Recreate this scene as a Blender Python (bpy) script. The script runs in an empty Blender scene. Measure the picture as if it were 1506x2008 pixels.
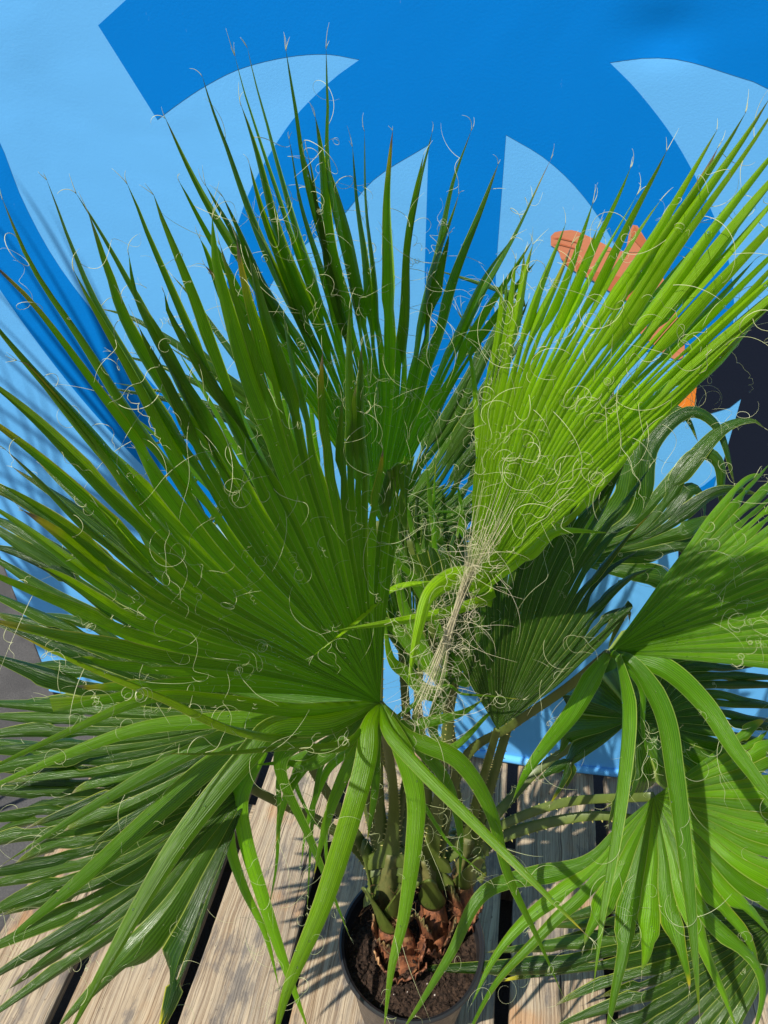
import bpy, bmesh, math, random
import numpy as np
from mathutils.geometry import tessellate_polygon
from mathutils import Vector, Matrix
random.seed(7); R = math.radians
S = bpy.context.scene
# ------------------------------------------------------------------ camera, sky, sun
F_PX, PITCH, CH = 1450.0, R(36), 1.65
cam = bpy.data.cameras.new('camera'); co = bpy.data.objects.new('camera', cam); S.collection.objects.link(co)
co.location = (0, 0, CH); co.rotation_euler = (R(90)-PITCH, 0, 0)
cam.sensor_fit = 'VERTICAL'; cam.sensor_height = 36.0; cam.lens = 36.0*F_PX/2008; cam.clip_start = .02; cam.clip_end = 200
S.camera = co
SUN_AZ = math.atan2(-.72, -.52)      # x,y of the direction towards the sun
SUN_EL = R(57)
sv = Vector((math.sin(SUN_AZ)*math.cos(SUN_EL), math.cos(SUN_AZ)*math.cos(SUN_EL), math.sin(SUN_EL)))
w = bpy.data.worlds.new('World'); S.world = w; w.use_nodes = True
nt = w.node_tree; sky = nt.nodes.new('ShaderNodeTexSky'); sky.sky_type = 'NISHITA'; sky.sun_disc = False
sky.sun_elevation = SUN_EL; sky.sun_rotation = SUN_AZ
nt.links.new(sky.outputs[0], nt.nodes['Background'].inputs[0]); nt.nodes['Background'].inputs[1].default_value = .082
sl = bpy.data.lights.new('sun', 'SUN'); sl.energy = 4.9; sl.angle = R(.5); sl.color = (1, .95, .86)
so = bpy.data.objects.new('sun', sl); S.collection.objects.link(so); so.rotation_euler = sv.to_track_quat('Z', 'Y').to_euler()
S.view_settings.view_transform = 'Standard'; S.view_settings.look = 'None'; S.view_settings.exposure = 0.38; S.view_settings.gamma = 1
S.render.resolution_x = 768; S.render.resolution_y = 1024
try:
    S.cycles.max_bounces = 10; S.cycles.transmission_bounces = 8; S.cycles.diffuse_bounces = 5
except Exception: pass
# ------------------------------------------------------------------ helpers
Fw = Vector((0, math.cos(PITCH), -math.sin(PITCH))); Rt = Vector((1, 0, 0)); Dn = Vector((0, -math.sin(PITCH), -math.cos(PITCH)))
CAM = Vector((0, 0, CH))
def ray(x, y): return Fw + Rt*((x-753)/F_PX) + Dn*((y-1004)/F_PX)
def P(x, y, t): return CAM + ray(x, y)*t            # a point a given distance ahead
def H(x, y, h):                                     # a point at a given height
    d = ray(x, y); return CAM + d*((h-CH)/d.z)
def onplane(x, y, o, n):
    d = ray(x, y); return CAM + d*((o-CAM).dot(n)/d.dot(n))
def tag(o, label=None, cat=None, group=None, kind=None):
    for k, v in (('label', label), ('category', cat), ('group', group), ('kind', kind)):
        if v: o[k] = v
    return o
def empty(name, loc):
    o = bpy.data.objects.new(name, None); S.collection.objects.link(o); o.location = loc; o.empty_display_size = .05; return o
def link(name, me, parent=None):
    o = bpy.data.objects.new(name, me); S.collection.objects.link(o)
    if parent:
        o.parent = parent
        def wm(q): return q.matrix_basis.copy() if not q.parent else wm(q.parent) @ q.matrix_parent_inverse @ q.matrix_basis
        o.matrix_parent_inverse = wm(parent).inverted()
    return o
def mesh(name, verts, faces, mats, parent=None, smooth=True, mi=None):
    me = bpy.data.meshes.new(name); me.from_pydata([tuple(v) for v in verts], [], faces)
    for m in (mats if isinstance(mats, (list, tuple)) else [mats]): me.materials.append(m)
    if smooth: me.polygons.foreach_set('use_smooth', [True]*len(me.polygons))
    if mi: me.polygons.foreach_set('material_index', mi)
    me.update(); return link(name, me, parent)
def spline(pts, n):
    """Catmull-Rom through pts, resampled to n points evenly by arc length"""
    p = [np.array(q, float) for q in pts]
    if len(p) == 2: 
        return [Vector(p[0]*(1-i/(n-1))+p[1]*(i/(n-1))) for i in range(n)]
    p = [2*p[0]-p[1]] + p + [2*p[-1]-p[-2]]; out = []
    for i in range(1, len(p)-2):
        a, b, c, d = p[i-1:i+3]
        for k in range(24):
            t = k/24
            out.append(.5*((2*b)+(c-a)*t+(2*a-5*b+4*c-d)*t*t+(3*b-a-3*c+d)*t**3))
    out.append(p[-2]); out = np.array(out)
    s = np.r_[0, np.cumsum(np.linalg.norm(np.diff(out, axis=0), axis=1))]
    q = np.linspace(0, s[-1], n)
    return [Vector((np.interp(v, s, out[:, 0]), np.interp(v, s, out[:, 1]), np.interp(v, s, out[:, 2]))) for v in q]
# ------------------------------------------------------------------ materials
def newmat(name):
    m = bpy.data.materials.new(name); m.use_nodes = True; t = m.node_tree
    for n in list(t.nodes): t.nodes.remove(n)
    return m, t
class NB:
    def __init__(s, t): s.t = t
    def n(s, ty, **k):
        x = s.t.nodes.new(ty)
        for a, b in k.items(): setattr(x, a, b)
        return x
    def l(s, a, b): s.t.links.new(a, b)
    def set(s, sock, v):
        if hasattr(v, 'is_linked') or isinstance(v, bpy.types.NodeSocket): s.l(v, sock)
        else: sock.default_value = v
    def math(s, op, a, b=0.0, c=None):
        x = s.n('ShaderNodeMath', operation=op); s.set(x.inputs[0], a); s.set(x.inputs[1], b)
        if c is not None: s.set(x.inputs[2], c)
        return x.outputs[0]
    def mix(s, f, a, b, bt='MIX'):
        x = s.n('ShaderNodeMix', data_type='RGBA', blend_type=bt); s.set(x.inputs[0], f)
        s.set(x.inputs[6], a if not isinstance(a, tuple) else (*a, 1)[:4]); s.set(x.inputs[7], b if not isinstance(b, tuple) else (*b, 1)[:4]); return x.outputs[2]
    def step(s, v, lo, hi, a=0.0, b=1.0):
        x = s.n('ShaderNodeMapRange', interpolation_type='SMOOTHSTEP'); s.set(x.inputs[0], v)
        for i, q in enumerate((lo, hi, a, b)): x.inputs[i+1].default_value = q
        return x.outputs[0]
    def noise(s, vec, scale, detail=3, rough=.5, dist=0):
        x = s.n('ShaderNodeTexNoise'); x.inputs['Scale'].default_value = scale; x.inputs['Detail'].default_value = detail
        x.inputs['Roughness'].default_value = rough; x.inputs['Distortion'].default_value = dist
        if vec is not None: s.l(vec, x.inputs['Vector'])
        return x.outputs[0]
    def mapv(s, vec, scale=(1, 1, 1), loc=(0, 0, 0)):
        x = s.n('ShaderNodeMapping'); s.l(vec, x.inputs[0]); x.inputs[3].default_value = scale; x.inputs[1].default_value = loc; return x.outputs[0]
    def bump(s, h, strength, dist):
        x = s.n('ShaderNodeBump'); x.inputs['Strength'].default_value = strength; x.inputs['Distance'].default_value = dist
        s.l(h, x.inputs['Height']); return x.outputs[0]
    def out(s, sh):
        o = s.n('ShaderNodeOutputMaterial'); s.l(sh, o.inputs[0])
    def bsdf(s, col, rough=.5, normal=None, spec=.5, **k):
        x = s.n('ShaderNodeBsdfPrincipled'); s.set(x.inputs['Base Color'], col if not isinstance(col, tuple) else (*col, 1)[:4])
        s.set(x.inputs['Roughness'], rough); x.inputs['Specular IOR Level'].default_value = spec
        if normal is not None: s.l(normal, x.inputs['Normal'])
        for a, b in k.items(): s.set(x.inputs[a.replace('_', ' ')], b)
        return x.outputs[0]

def leaf_mat(name, dark, light, trans, tf=.42, rough=.38):
    m, t = newmat(name); b = NB(t)
    uv = b.n('ShaderNodeUVMap', uv_map='UVMap').outputs[0]
    sx = b.n('ShaderNodeSeparateXYZ'); b.l(uv, sx.inputs[0]); U, V = sx.outputs[0], sx.outputs[1]
    at = b.n('ShaderNodeVertexColor', layer_name='seg'); sc = b.n('ShaderNodeSeparateColor'); b.l(at.outputs[0], sc.inputs[0])
    rnd, frac, tip = sc.outputs[0], sc.outputs[1], sc.outputs[2]
    au = b.math('ABSOLUTE', b.math('SUBTRACT', U, .5))
    nz = b.noise(b.mapv(uv, (30, 9, 1)), 1.0, 4, .6)
    # parallel veins
    fine = b.noise(b.mapv(uv, (46, 1.2, 1)), 1.0, 3, .7)
    vein = b.math('SINE', b.math('MULTIPLY', U, 2*math.pi*11)); vein = b.math('MULTIPLY_ADD', vein, .5, .5)
    big = b.noise(b.n('ShaderNodeTexCoord').outputs['Object'], 11, 3, .6)
    f = b.math('ADD', b.math('MULTIPLY', rnd, .75), b.math('MULTIPLY', nz, .4)); f = b.math('ADD', f, b.math('MULTIPLY', big, .35))
    f = b.math('ADD', b.math('SUBTRACT', f, .38), b.math('MULTIPLY', b.math('SUBTRACT', fine, .5), .9))
    f = b.math('ADD', f, b.math('MULTIPLY', b.math('SUBTRACT', vein, .5), .42))
    cl = b.n('ShaderNodeClamp'); b.l(f, cl.inputs[0]); f = cl.outputs[0]
    col = b.mix(f, dark, light); tcol = b.mix(f, tuple(c*.55 for c in trans), trans)
    rib = b.step(au, .0, .035, 1, 0); col = b.mix(b.math('MULTIPLY', rib, .4), col, (.17, .30, .025)); tcol = b.mix(b.math('MULTIPLY', rib, .6), tcol, (.05, .12, .01))
    edge = b.step(au, .455, .49); col = b.mix(b.math('MULTIPLY', edge, .75), col, (.36, .44, .08)); tcol = b.mix(b.math('MULTIPLY', edge, .8), tcol, (.55, .6, .15))
    # yellow, then brown, dry tips; small brown and pale flecks
    y = b.math('MULTIPLY', b.step(frac, .90, .97), tip); br = b.math('MULTIPLY', b.step(frac, .965, .985), b.step(tip, .0, .25))
    ym = b.math('MULTIPLY', b.math('MULTIPLY', b.step(au, .43, .49), b.step(frac, .4, .9)), b.math('MULTIPLY', tip, .6))
    y = b.math('MAXIMUM', y, ym)
    col = b.mix(y, col, (.55, .50, .02)); tcol = b.mix(y, tcol, (.6, .5, .03))
    col = b.mix(br, col, (.42, .33, .22)); tcol = b.mix(br, tcol, (.2, .12, .06))
    vo = b.n('ShaderNodeTexVoronoi'); b.l(b.mapv(uv, (16, 130, 1)), vo.inputs['Vector']); vo.inputs['Scale'].default_value = 1
    sp = b.n('ShaderNodeSeparateColor'); b.l(vo.outputs['Color'], sp.inputs[0])
    fl = b.math('MULTIPLY', b.step(vo.outputs['Distance'], .10, .16, 1, 0), b.math('GREATER_THAN', sp.outputs[0], .955))
    col = b.mix(b.math('MULTIPLY', fl, .7), col, (.45, .5, .3))
    dst = b.noise(b.mapv(uv, (3, 22, 1), (rough, 2, 0)), 1, 5, .7); col = b.mix(b.step(dst, .56, .74, 0, .35), col, (.26, .33, .16))
    sc_ = b.noise(b.mapv(uv, (9, 60, 1), (5, rough, 0)), 1, 3, .6); col = b.mix(b.math('MULTIPLY', b.step(sc_, .70, .74), b.math('MULTIPLY', b.step(rnd, .3, .5), .7)), col, (.22, .15, .05))
    hgt = b.math('ADD', b.math('MULTIPLY', vein, .35), b.math('ADD', fine, b.math('MULTIPLY', nz, .5)))
    nm = b.bump(hgt, .8, .0009)
    big2 = b.n('ShaderNodeBump'); big2.inputs['Strength'].default_value = .5; big2.inputs['Distance'].default_value = .004
    b.l(b.noise(b.mapv(uv, (1.6, 26, 1)), 1.0, 2, .5), big2.inputs['Height']); b.l(nm, big2.inputs['Normal']); nm = big2.outputs[0]
    r = b.math('MULTIPLY_ADD', nz, .3, rough-.17)
    pb = b.bsdf(col, r, nm, .55)
    tr = b.n('ShaderNodeBsdfTranslucent'); b.l(tcol, tr.inputs[0]); b.l(nm, tr.inputs[1])
    mx = b.n('ShaderNodeMixShader'); mx.inputs[0].default_value = tf; b.l(pb, mx.inputs[1]); b.l(tr.outputs[0], mx.inputs[2])
    b.out(mx.outputs[0]); return m
M = {}
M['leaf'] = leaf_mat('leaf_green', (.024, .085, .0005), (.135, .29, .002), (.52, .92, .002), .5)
M['old_shaded'] = leaf_mat('leaf_old_shaded', (.009, .038, .0015), (.064, .145, .008), (.18, .38, .003), .34, .28)  # older, darker leaf; deep shade of the lower fans is worked into the colour
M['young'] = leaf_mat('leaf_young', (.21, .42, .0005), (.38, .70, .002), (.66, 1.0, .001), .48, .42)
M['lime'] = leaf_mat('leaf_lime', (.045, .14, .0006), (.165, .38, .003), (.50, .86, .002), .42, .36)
def simple(name, fn):
    m, t = newmat(name); b = NB(t); fn(b); M[name] = m; return m
def f_fiber(b):
    tc = b.n('ShaderNodeTexCoord').outputs['Object']; n = b.noise(tc, 30, 2)
    c = b.mix(n, (.56, .62, .22), (.92, .91, .66)); s1 = b.bsdf(c, .5)
    tr = b.n('ShaderNodeBsdfTranslucent'); b.l(c, tr.inputs[0]); mx = b.n('ShaderNodeMixShader'); mx.inputs[0].default_value = .35
    b.l(s1, mx.inputs[1]); b.l(tr.outputs[0], mx.inputs[2]); b.out(mx.outputs[0])
simple('fiber', f_fiber)
def f_bundle(b):
    tc = b.n('ShaderNodeTexCoord').outputs['Object']; n = b.noise(tc, 40, 2)
    b.out(b.bsdf(b.mix(n, (.50, .44, .24), (.86, .80, .56)), .6))
simple('bundle', f_bundle)
def f_pet(b):
    tc = b.n('ShaderNodeTexCoord').outputs['Object']; n = b.noise(b.mapv(tc, (60, 60, 12)), 1, 4, .6); n2 = b.noise(tc, 9, 2)
    c = b.mix(n, (.03, .05, .008), (.13, .17, .025)); c = b.mix(b.step(n2, .5, .7), c, (.07, .10, .02))
    b.out(b.bsdf(c, .42, b.bump(n, .5, .001)))
simple('petiole', f_pet)
def f_thorn(b): b.out(b.bsdf((.42, .36, .12), .5))
simple('thorn', f_thorn)
def f_husk(b):
    tc = b.n('ShaderNodeTexCoord').outputs['Object']; n = b.noise(b.mapv(tc, (90, 90, 25)), 1, 5, .65); n2 = b.noise(tc, 22, 3)
    c = b.mix(b.step(n, .3, .7), (.035, .012, .008), (.30, .11, .045)); c = b.mix(b.step(n2, .58, .68), c, (.42, .23, .10)); sz = b.n('ShaderNodeSeparateXYZ'); b.l(tc, sz.inputs[0]); c = b.mix(b.math('MULTIPLY', b.step(sz.outputs[2], .27, .33), .85), c, (.10, .12, .03))
    b.out(b.bsdf(c, .6, b.bump(n, .8, .002)))
simple('husk', f_husk)
def f_hair(b): b.out(b.bsdf((.20, .10, .045), .7))
simple('husk_hair', f_hair)
def f_soil(b):
    tc = b.n('ShaderNodeTexCoord').outputs['Object']; n = b.noise(tc, 160, 6, .75); n2 = b.noise(tc, 40, 4, .6)
    c = b.mix(b.step(n, .35, .7), (.012, .007, .005), (.085, .05, .032)); vo = b.n('ShaderNodeTexVoronoi'); b.l(tc, vo.inputs['Vector']); vo.inputs['Scale'].default_value = 170
    sp = b.n('ShaderNodeSeparateColor'); b.l(vo.outputs['Color'], sp.inputs[0])
    k = b.math('MULTIPLY', b.step(vo.outputs['Distance'], .22, .3, 1, 0), b.math('GREATER_THAN', sp.outputs[0], .975)); c = b.mix(k, c, (.55, .5, .45))
    b.out(b.bsdf(c, .85, b.bump(b.math('ADD', n, n2), 1, .006), .25))
simple('soil', f_soil)
def f_pot(b):
    tc = b.n('ShaderNodeTexCoord').outputs['Object']; n = b.noise(tc, 55, 5, .7); n2 = b.noise(tc, 260, 2, .5)
    g = b.n('ShaderNodeNewGeometry'); sz = b.n('ShaderNodeSeparateXYZ'); b.l(tc, sz.inputs[0])
    dirt = b.math('MULTIPLY', b.step(n, .3, .62), b.step(sz.outputs[2], .205, .232, 1, 0))
    c = b.mix(dirt, (.018, .019, .022), (.12, .095, .075)); c = b.mix(b.math('MULTIPLY', b.step(n2, .62, .68), b.step(sz.outputs[2], .22, .23, 1, 0)), c, (.015, .012, .01))
    r = b.math('MULTIPLY_ADD', dirt, .3, .28)
    b.out(b.bsdf(c, r, b.bump(n, .25, .001)))
simple('pot_plastic', f_pot)
def f_wood(b):
    uv = b.n('ShaderNodeUVMap', uv_map='UVMap').outputs[0]      # metres across, metres along (+ plank offset)
    sx = b.n('ShaderNodeSeparateXYZ'); b.l(uv, sx.inputs[0])
    d = b.noise(b.mapv(uv, (5, 1.6, 1)), 1, 4, .6); d2 = b.noise(b.mapv(uv, (40, 14, 1)), 1, 3, .6)
    vo = b.n('ShaderNodeTexVoronoi'); b.l(b.mapv(uv, (5.1, 2.3, 1), (.3, .6, 0)), vo.inputs['Vector']); vo.inputs['Scale'].default_value = 1
    sp = b.n('ShaderNodeSeparateColor'); b.l(vo.outputs['Color'], sp.inputs[0]); has = b.math('GREATER_THAN', sp.outputs[1], .6)
    swirl = b.math('MULTIPLY', b.step(vo.outputs['Distance'], .0, .22, 1, 0), has)
    xx = b.math('ADD', sx.outputs[0], b.math('ADD', b.math('MULTIPLY', d, .05), b.math('ADD', b.math('MULTIPLY', d2, .0022), b.math('MULTIPLY', swirl, .02))))
    cm = b.n('ShaderNodeCombineXYZ'); b.l(xx, cm.inputs[0]); b.l(sx.outputs[1], cm.inputs[1]); wv = cm.outputs[0]
    g1 = b.noise(b.mapv(wv, (95, 1.6, 1)), 1, 6, .7); g2 = b.noise(b.mapv(wv, (330, 6, 1), (2, 9, 0)), 1, 4, .75); g3 = b.noise(b.mapv(uv, (500, 60, 1)), 1, 2, .7)
    line = b.noise(b.mapv(wv, (150, 1.0, 1), (7, 3, 0)), 1, 2, .4); ln = b.math('ABSOLUTE', b.math('SUBTRACT', line, .5)); ln = b.step(ln, .0, .035, 1, 0)
    blot = b.noise(b.mapv(uv, (6, 2.2, 1)), 1, 4, .6); blot2 = b.noise(b.mapv(uv, (15, 6, 1), (3, 7, 0)), 1, 6, .7)
    c = b.mix(b.step(blot, .35, .65), (.33, .235, .14), (.27, .225, .17))
    c = b.mix(b.step(g1, .40, .62), c, (.44, .35, .235))
    c = b.mix(b.step(g2, .50, .68, 0, .75), c, (.135, .08, .045))
    c = b.mix(b.math('MULTIPLY', ln, .55), c, (.15, .09, .05))
    c = b.mix(b.step(g3, .52, .75, 0, .4), c, (.42, .35, .26))
    or_ = b.noise(b.mapv(uv, (9, 6, 1), (11, 2, 0)), 1, 3, .5); c = b.mix(b.step(or_, .56, .70, 0, .5), c, (.42, .20, .07))
    c = b.mix(b.step(blot2, .50, .64, 0, .66), c, (.085, .082, .085))
    spk = b.noise(b.mapv(uv, (110, 70, 1)), 1, 2, .5); c = b.mix(b.step(spk, .70, .76, 0, .6), c, (.05, .035, .025))
    crack = b.noise(b.mapv(wv, (42, .7, 1), (5, 5, 0)), 1, 2, .5); cr = b.step(b.math('ABSOLUTE', b.math('SUBTRACT', crack, .40)), .004, .010, 1, 0); cr = b.math('MULTIPLY', cr, b.step(d, .45, .55))
    c = b.mix(b.math('MULTIPLY', cr, .9), c, (.025, .017, .012))
    kn = b.math('MULTIPLY', b.step(vo.outputs['Distance'], .03, .055, 1, 0), has); c = b.mix(b.math('MULTIPLY', kn, .85), c, (.07, .035, .02))
    h = b.math('ADD', b.math('MULTIPLY', g1, .8), b.math('MULTIPLY', g2, -.8)); h = b.math('SUBTRACT', h, b.math('ADD', b.math('MULTIPLY', cr, 1.5), b.math('MULTIPLY', ln, .35)))
    b.out(b.bsdf(c, .78, b.bump(h, .9, .002), .2))
simple('deck_wood', f_wood)
def f_asph(b):
    tc = b.n('ShaderNodeTexCoord').outputs['Object']; n = b.noise(tc, 220, 4, .7); n2 = b.noise(tc, 6, 4)
    c = b.mix(n, (.03, .03, .032), (.13, .125, .12)); c = b.mix(b.step(n2, .45, .6, 0, .4), c, (.035, .034, .035))
    b.out(b.bsdf(c, .85, b.bump(n, .8, .004), .3))
simple('asphalt', f_asph)
def f_steel(b):
    tc = b.n('ShaderNodeTexCoord').outputs['Object']; n = b.noise(tc, 14, 4)
    b.out(b.bsdf(b.mix(n, (.04, .04, .045), (.16, .155, .15)), .5, None, .5, Metallic=.4))
simple('post_steel', f_steel)
def f_cloth(name, col, v=.92):
    m, t = newmat(name); b = NB(t)
    tc = b.n('ShaderNodeTexCoord').outputs['Object']; sx = b.n('ShaderNodeSeparateXYZ'); b.l(tc, sx.inputs[0])
    n = b.noise(tc, 3.2, 4, .55)
    wz = b.math('SINE', b.math('MULTIPLY', sx.outputs[2], 2600)); wx = b.math('SINE', b.math('MULTIPLY', sx.outputs[0], 2600))
    hn = b.noise(b.mapv(tc, (260, 1, 300)), 1, 2, .6)
    hb = b.noise(b.mapv(tc, (2.4, 1, 3.1)), 1, 3, .5, .5)
    cc = b.mix(n, tuple(x*.93 for x in col), tuple(min(1, x*1.07) for x in col)); cc = b.mix(b.math('MULTIPLY', hn, .08), cc, tuple(x*.8+.03 for x in col))
    scu = b.noise(b.mapv(tc, (60, 1, 18)), 1, 4, .7); cc = b.mix(b.step(scu, .70, .76, 0, .16), cc, (.6, .7, .8))
    dn = b.n('ShaderNodeBump'); dn.inputs['Strength'].default_value = .5; dn.inputs['Distance'].default_value = .012; b.l(hb, dn.inputs['Height'])
    d2 = b.n('ShaderNodeBump'); d2.inputs['Strength'].default_value = .3; d2.inputs['Distance'].default_value = .0006; b.l(hn, d2.inputs['Height']); b.l(dn.outputs[0], d2.inputs['Normal'])
    b.out(b.bsdf(cc, .75, d2.outputs[0], .04)); M[name] = m; return m
f_cloth('print_light', (.128, .435, .83)); f_cloth('print_blue', (.0005, .185, .60)); f_cloth('print_navy', (.010, .014, .028))
f_cloth('print_orange', (.85, .24, .03)); f_cloth('print_skin', (.66, .24, .13)); f_cloth('print_skin_deep', (.56, .17, .08))

# ------------------------------------------------------------------ ground, deck
AL = R(10.3); ca, sa = math.cos(AL), math.sin(AL)
def dk(p, q, z): return Vector((p*ca+q*sa, -p*sa+q*ca, z))   # across, along the planks
g = mesh('ground', [(-40, -40, -.16), (40, -40, -.16), (40, 40, -.16), (-40, 40, -.16)], [(0, 1, 2, 3)], M['asphalt'], smooth=False)
tag(g, kind='structure')
def make_deck():
    bm = bmesh.new(); uvl = bm.loops.layers.uv.new('UVMap')
    gaps = [-.955, -.74, -.512, -.302, -.09, .122, .336, .545, .757, .968, 1.18, 1.39, 1.6]
    q0, q1, th = -1.3, 1.215, .028
    def slab(a, b_, q0, q1, z0, z1, off, wob=True):
        n = 26 if wob else 1; rings = []
        r = random.Random(off)
        for k in range(n+1):
            q = q0+(q1-q0)*k/n; da = r.uniform(-.0012, .0012) if wob else 0; db = r.uniform(-.0012, .0012) if wob else 0; cv = .004 if wob else .0001
            prof = [(a+da, z0), (a+da, z1-cv), (a+da+cv*.8, z1-cv*.25), (a+cv*2.2, z1), ((a+b_)/2, z1-.0006), (b_-cv*2.2, z1), (b_+db-cv*.8, z1-cv*.25), (b_+db, z1-cv), (b_+db, z0)]
            rings.append([bm.verts.new(dk(p, q, z)) for p, z in prof])
        def face(vs, pq):
            f = bm.faces.new(vs); f.smooth = False
            for l, (p, q) in zip(f.loops, pq): l[uvl].uv = (p+off*1.37, q+off*3.1)
        for k in range(n):
            qa = q0+(q1-q0)*k/n; qb = q0+(q1-q0)*(k+1)/n; A, B = rings[k], rings[k+1]
            ps = [a-.03, a-.003, a, a+.009, (a+b_)/2, b_-.009, b_, b_+.003, b_+.03]
            for j in range(8): face([A[j], A[j+1], B[j+1], B[j]], [(ps[j], qa), (ps[j+1], qa), (ps[j+1], qb), (ps[j], qb)])
            face([A[8], A[0], B[0], B[8]], [(a, qa), (b_, qa), (b_, qb), (a, qb)])
        face(rings[0], [(0, 0)]*9); face(list(reversed(rings[-1])), [(0, 0)]*9)
    for i in range(len(gaps)-1):
        gw = random.uniform(.013, .017); slab(gaps[i]+gw, gaps[i+1]-gw, q0, q1+random.uniform(-.006, .006), -th, random.uniform(-.0015, .0015), i+1)
    for j, q in enumerate((-.9, -.3, .35, .95)): slab2 = (q, q+.07)
    for f in bm.faces: f.normal_update()
    bmesh.ops.recalc_face_normals(bm, faces=bm.faces)
    # joists across
    for q in (-.9, -.3, .30, .93):
        c = [dk(p, y, z) for z in (-.155, -.0295) for (p, y) in ((-.93, q), (1.58, q), (1.58, q+.06), (-.93, q+.06))]
        v = [bm.verts.new(x) for x in c]
        for f in ((0, 1, 2, 3), (4, 5, 6, 7), (0, 1, 5, 4), (1, 2, 6, 5), (2, 3, 7, 6), (3, 0, 4, 7)):
            ff = bm.faces.new([v[k] for k in f]); 
            for l in ff.loops: l[uvl].uv = (l.vert.co.y, l.vert.co.x)
    bmesh.ops.recalc_face_normals(bm, faces=bm.faces)
    me = bpy.data.meshes.new('wooden_deck'); bm.to_mesh(me); me.materials.append(M['deck_wood'])
    return link('wooden_deck', me)
tag(make_deck(), kind='structure')
# ------------------------------------------------------------------ banner
BO = Vector((.2456, 1.192, 0)); BU = Vector((ca, -sa, 0)); BN = Vector((-sa, -ca, 0))
def buv(x, y):
    d = ray(x, y); t = (BO-CAM).dot(BN)/d.dot(BN); p = CAM+d*t-BO; return (p.dot(BU), p.z)
def sag(u, v):
    a = .004*math.sin(u*5.1+1)*math.cos(v*3.3)+.003*math.sin(u*11+v*4)
    for (cu, cv, ru, rv, am) in DENTS: a -= am*math.exp(-((u-cu)/ru)**2-((v-cv)/rv)**2)
    return a
DENTS = []
du, dv = buv(1300, 62); DENTS.append((du, dv, .05, .03, .006)); du, dv = buv(20, 60); DENTS.append((du, dv, .05, .05, -.0025))
BL = buv(27, 1154)[0]; BRT = BL+2.5; BH = 2.15
banner = empty('banner', BO + BU*((BL+BRT)/2)); 
tag(banner, 'printed blue fabric banner with pale crescents and a drawn hand standing behind the palm', 'banner')
bverts, bfaces, bmi, bmats = [], [], [], ['print_light', 'print_blue', 'print_navy', 'print_orange', 'print_skin', 'print_skin_deep']
def add_poly(pts, mat, lay):
    cl = []
    for q in pts:
        if not cl or math.hypot(q[0]-cl[-1][0], q[1]-cl[-1][1]) > 1e-4: cl.append(q)
    pts = cl; bm = bmesh.new(); vs = [bm.verts.new((u, 0, v)) for u, v in pts]
    for t3 in tessellate_polygon([[Vector((u, v, 0)) for u, v in pts]]): bm.faces.new([vs[i] for i in t3])
    us = [p[0] for p in pts]; vv = [p[1] for p in pts]
    st = .0125 if mat != 0 else .0125
    x = math.floor(min(us)/st)*st
    while x < max(us):
        bmesh.ops.bisect_plane(bm, geom=bm.verts[:]+bm.edges[:]+bm.faces[:], plane_co=(x+1e-5, 0, 0), plane_no=(1, 0, 0)); x += st
    x = math.floor(min(vv)/st)*st
    while x < max(vv):
        bmesh.ops.bisect_plane(bm, geom=bm.verts[:]+bm.edges[:]+bm.faces[:], plane_co=(0, 0, x+1e-5), plane_no=(0, 0, 1)); x += st
    o = len(bverts); bm.verts.index_update()
    for v in bm.verts:
        u, q = v.co.x, v.co.z; bverts.append(BO + BU*u + Vector((0, 0, q)) + BN*(sag(u, q)+.00042*lay))
    for f in bm.faces:
        ids = [o+v.index for v in f.verts]
        n = (bverts[ids[1]]-bverts[ids[0]]).cross(bverts[ids[2]]-bverts[ids[0]])
        bfaces.append(ids if n.dot(BN) > 0 else ids[::-1]); bmi.append(mat)
    bm.free()
def smooth2(pts, n):
    return [(v.x, v.y) for v in spline([(a, b_, 0) for a, b_ in pts], n)]
def px(pts): return [buv(x, y) for x, y in pts]
add_poly([(BL, .012), (BRT, .012), (BRT, BH), (BL, BH)], 0, 0)
top = BH-.02
# main blue shape: outer end, crescent, ring
cres = smooth2([(307, 235), (350, 203), (400, 170), (470, 135), (560, 112), (640, 106), (705, 117)], 22)
ring = smooth2([(705, 117), (650, 158), (580, 228), (520, 318), (480, 400), (452, 500), (439, 610)], 24)
inner = smooth2([(510, 622), (530, 560), (585, 490), (665, 430), (735, 350), (840, 284)], 20)
u0, v0 = buv(245, 0); u1, v1 = buv(190, 50)
k = (top-v1)/(v0-v1); ulft = u1+(u0-u1)*k
rc = smooth2([(1195, 122), (1250, 178), (1320, 270), (1380, 380), (1420, 480), (1438, 570), (1436, 650)], 22)
rin = smooth2([(1265, 690), (1250, 590), (1200, 470), (1140, 380), (1070, 312), (992, 265)], 20)
upc = smooth2([(1195, 122), (1270, 113), (1340, 118), (1430, 145), (1506, 174), (1620, 260), (1700, 380)], 20)
rgt = BRT-.1
poly = [(ulft, top)] + px([(190, 50), (307, 235)]) + px(cres[1:-1]) + px(ring) + px(inner) + px([(833, 520), (828, 1120), (958, 1120), (972, 530)]) + px(rin[::-1]) + px([(1436, 700)]) + px(rc[::-1][1:]) + px(upc[1:]) + [(rgt, buv(1700, 380)[1]), (rgt, top)]
add_poly(poly, 1, 1)
b1 = smooth2([(-160, 60), (-60, 170), (0, 275), (45, 390), (110, 510), (200, 630), (300, 750), (400, 850), (500, 930), (600, 990)], 30)
b2 = smooth2([(560, 1090), (380, 1000), (260, 890), (150, 770), (60, 655), (0, 570), (-100, 420), (-200, 260)], 30)
add_poly([p for p in px(b1+b2) if p[0] > BL+.01], 1, 1)
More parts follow.
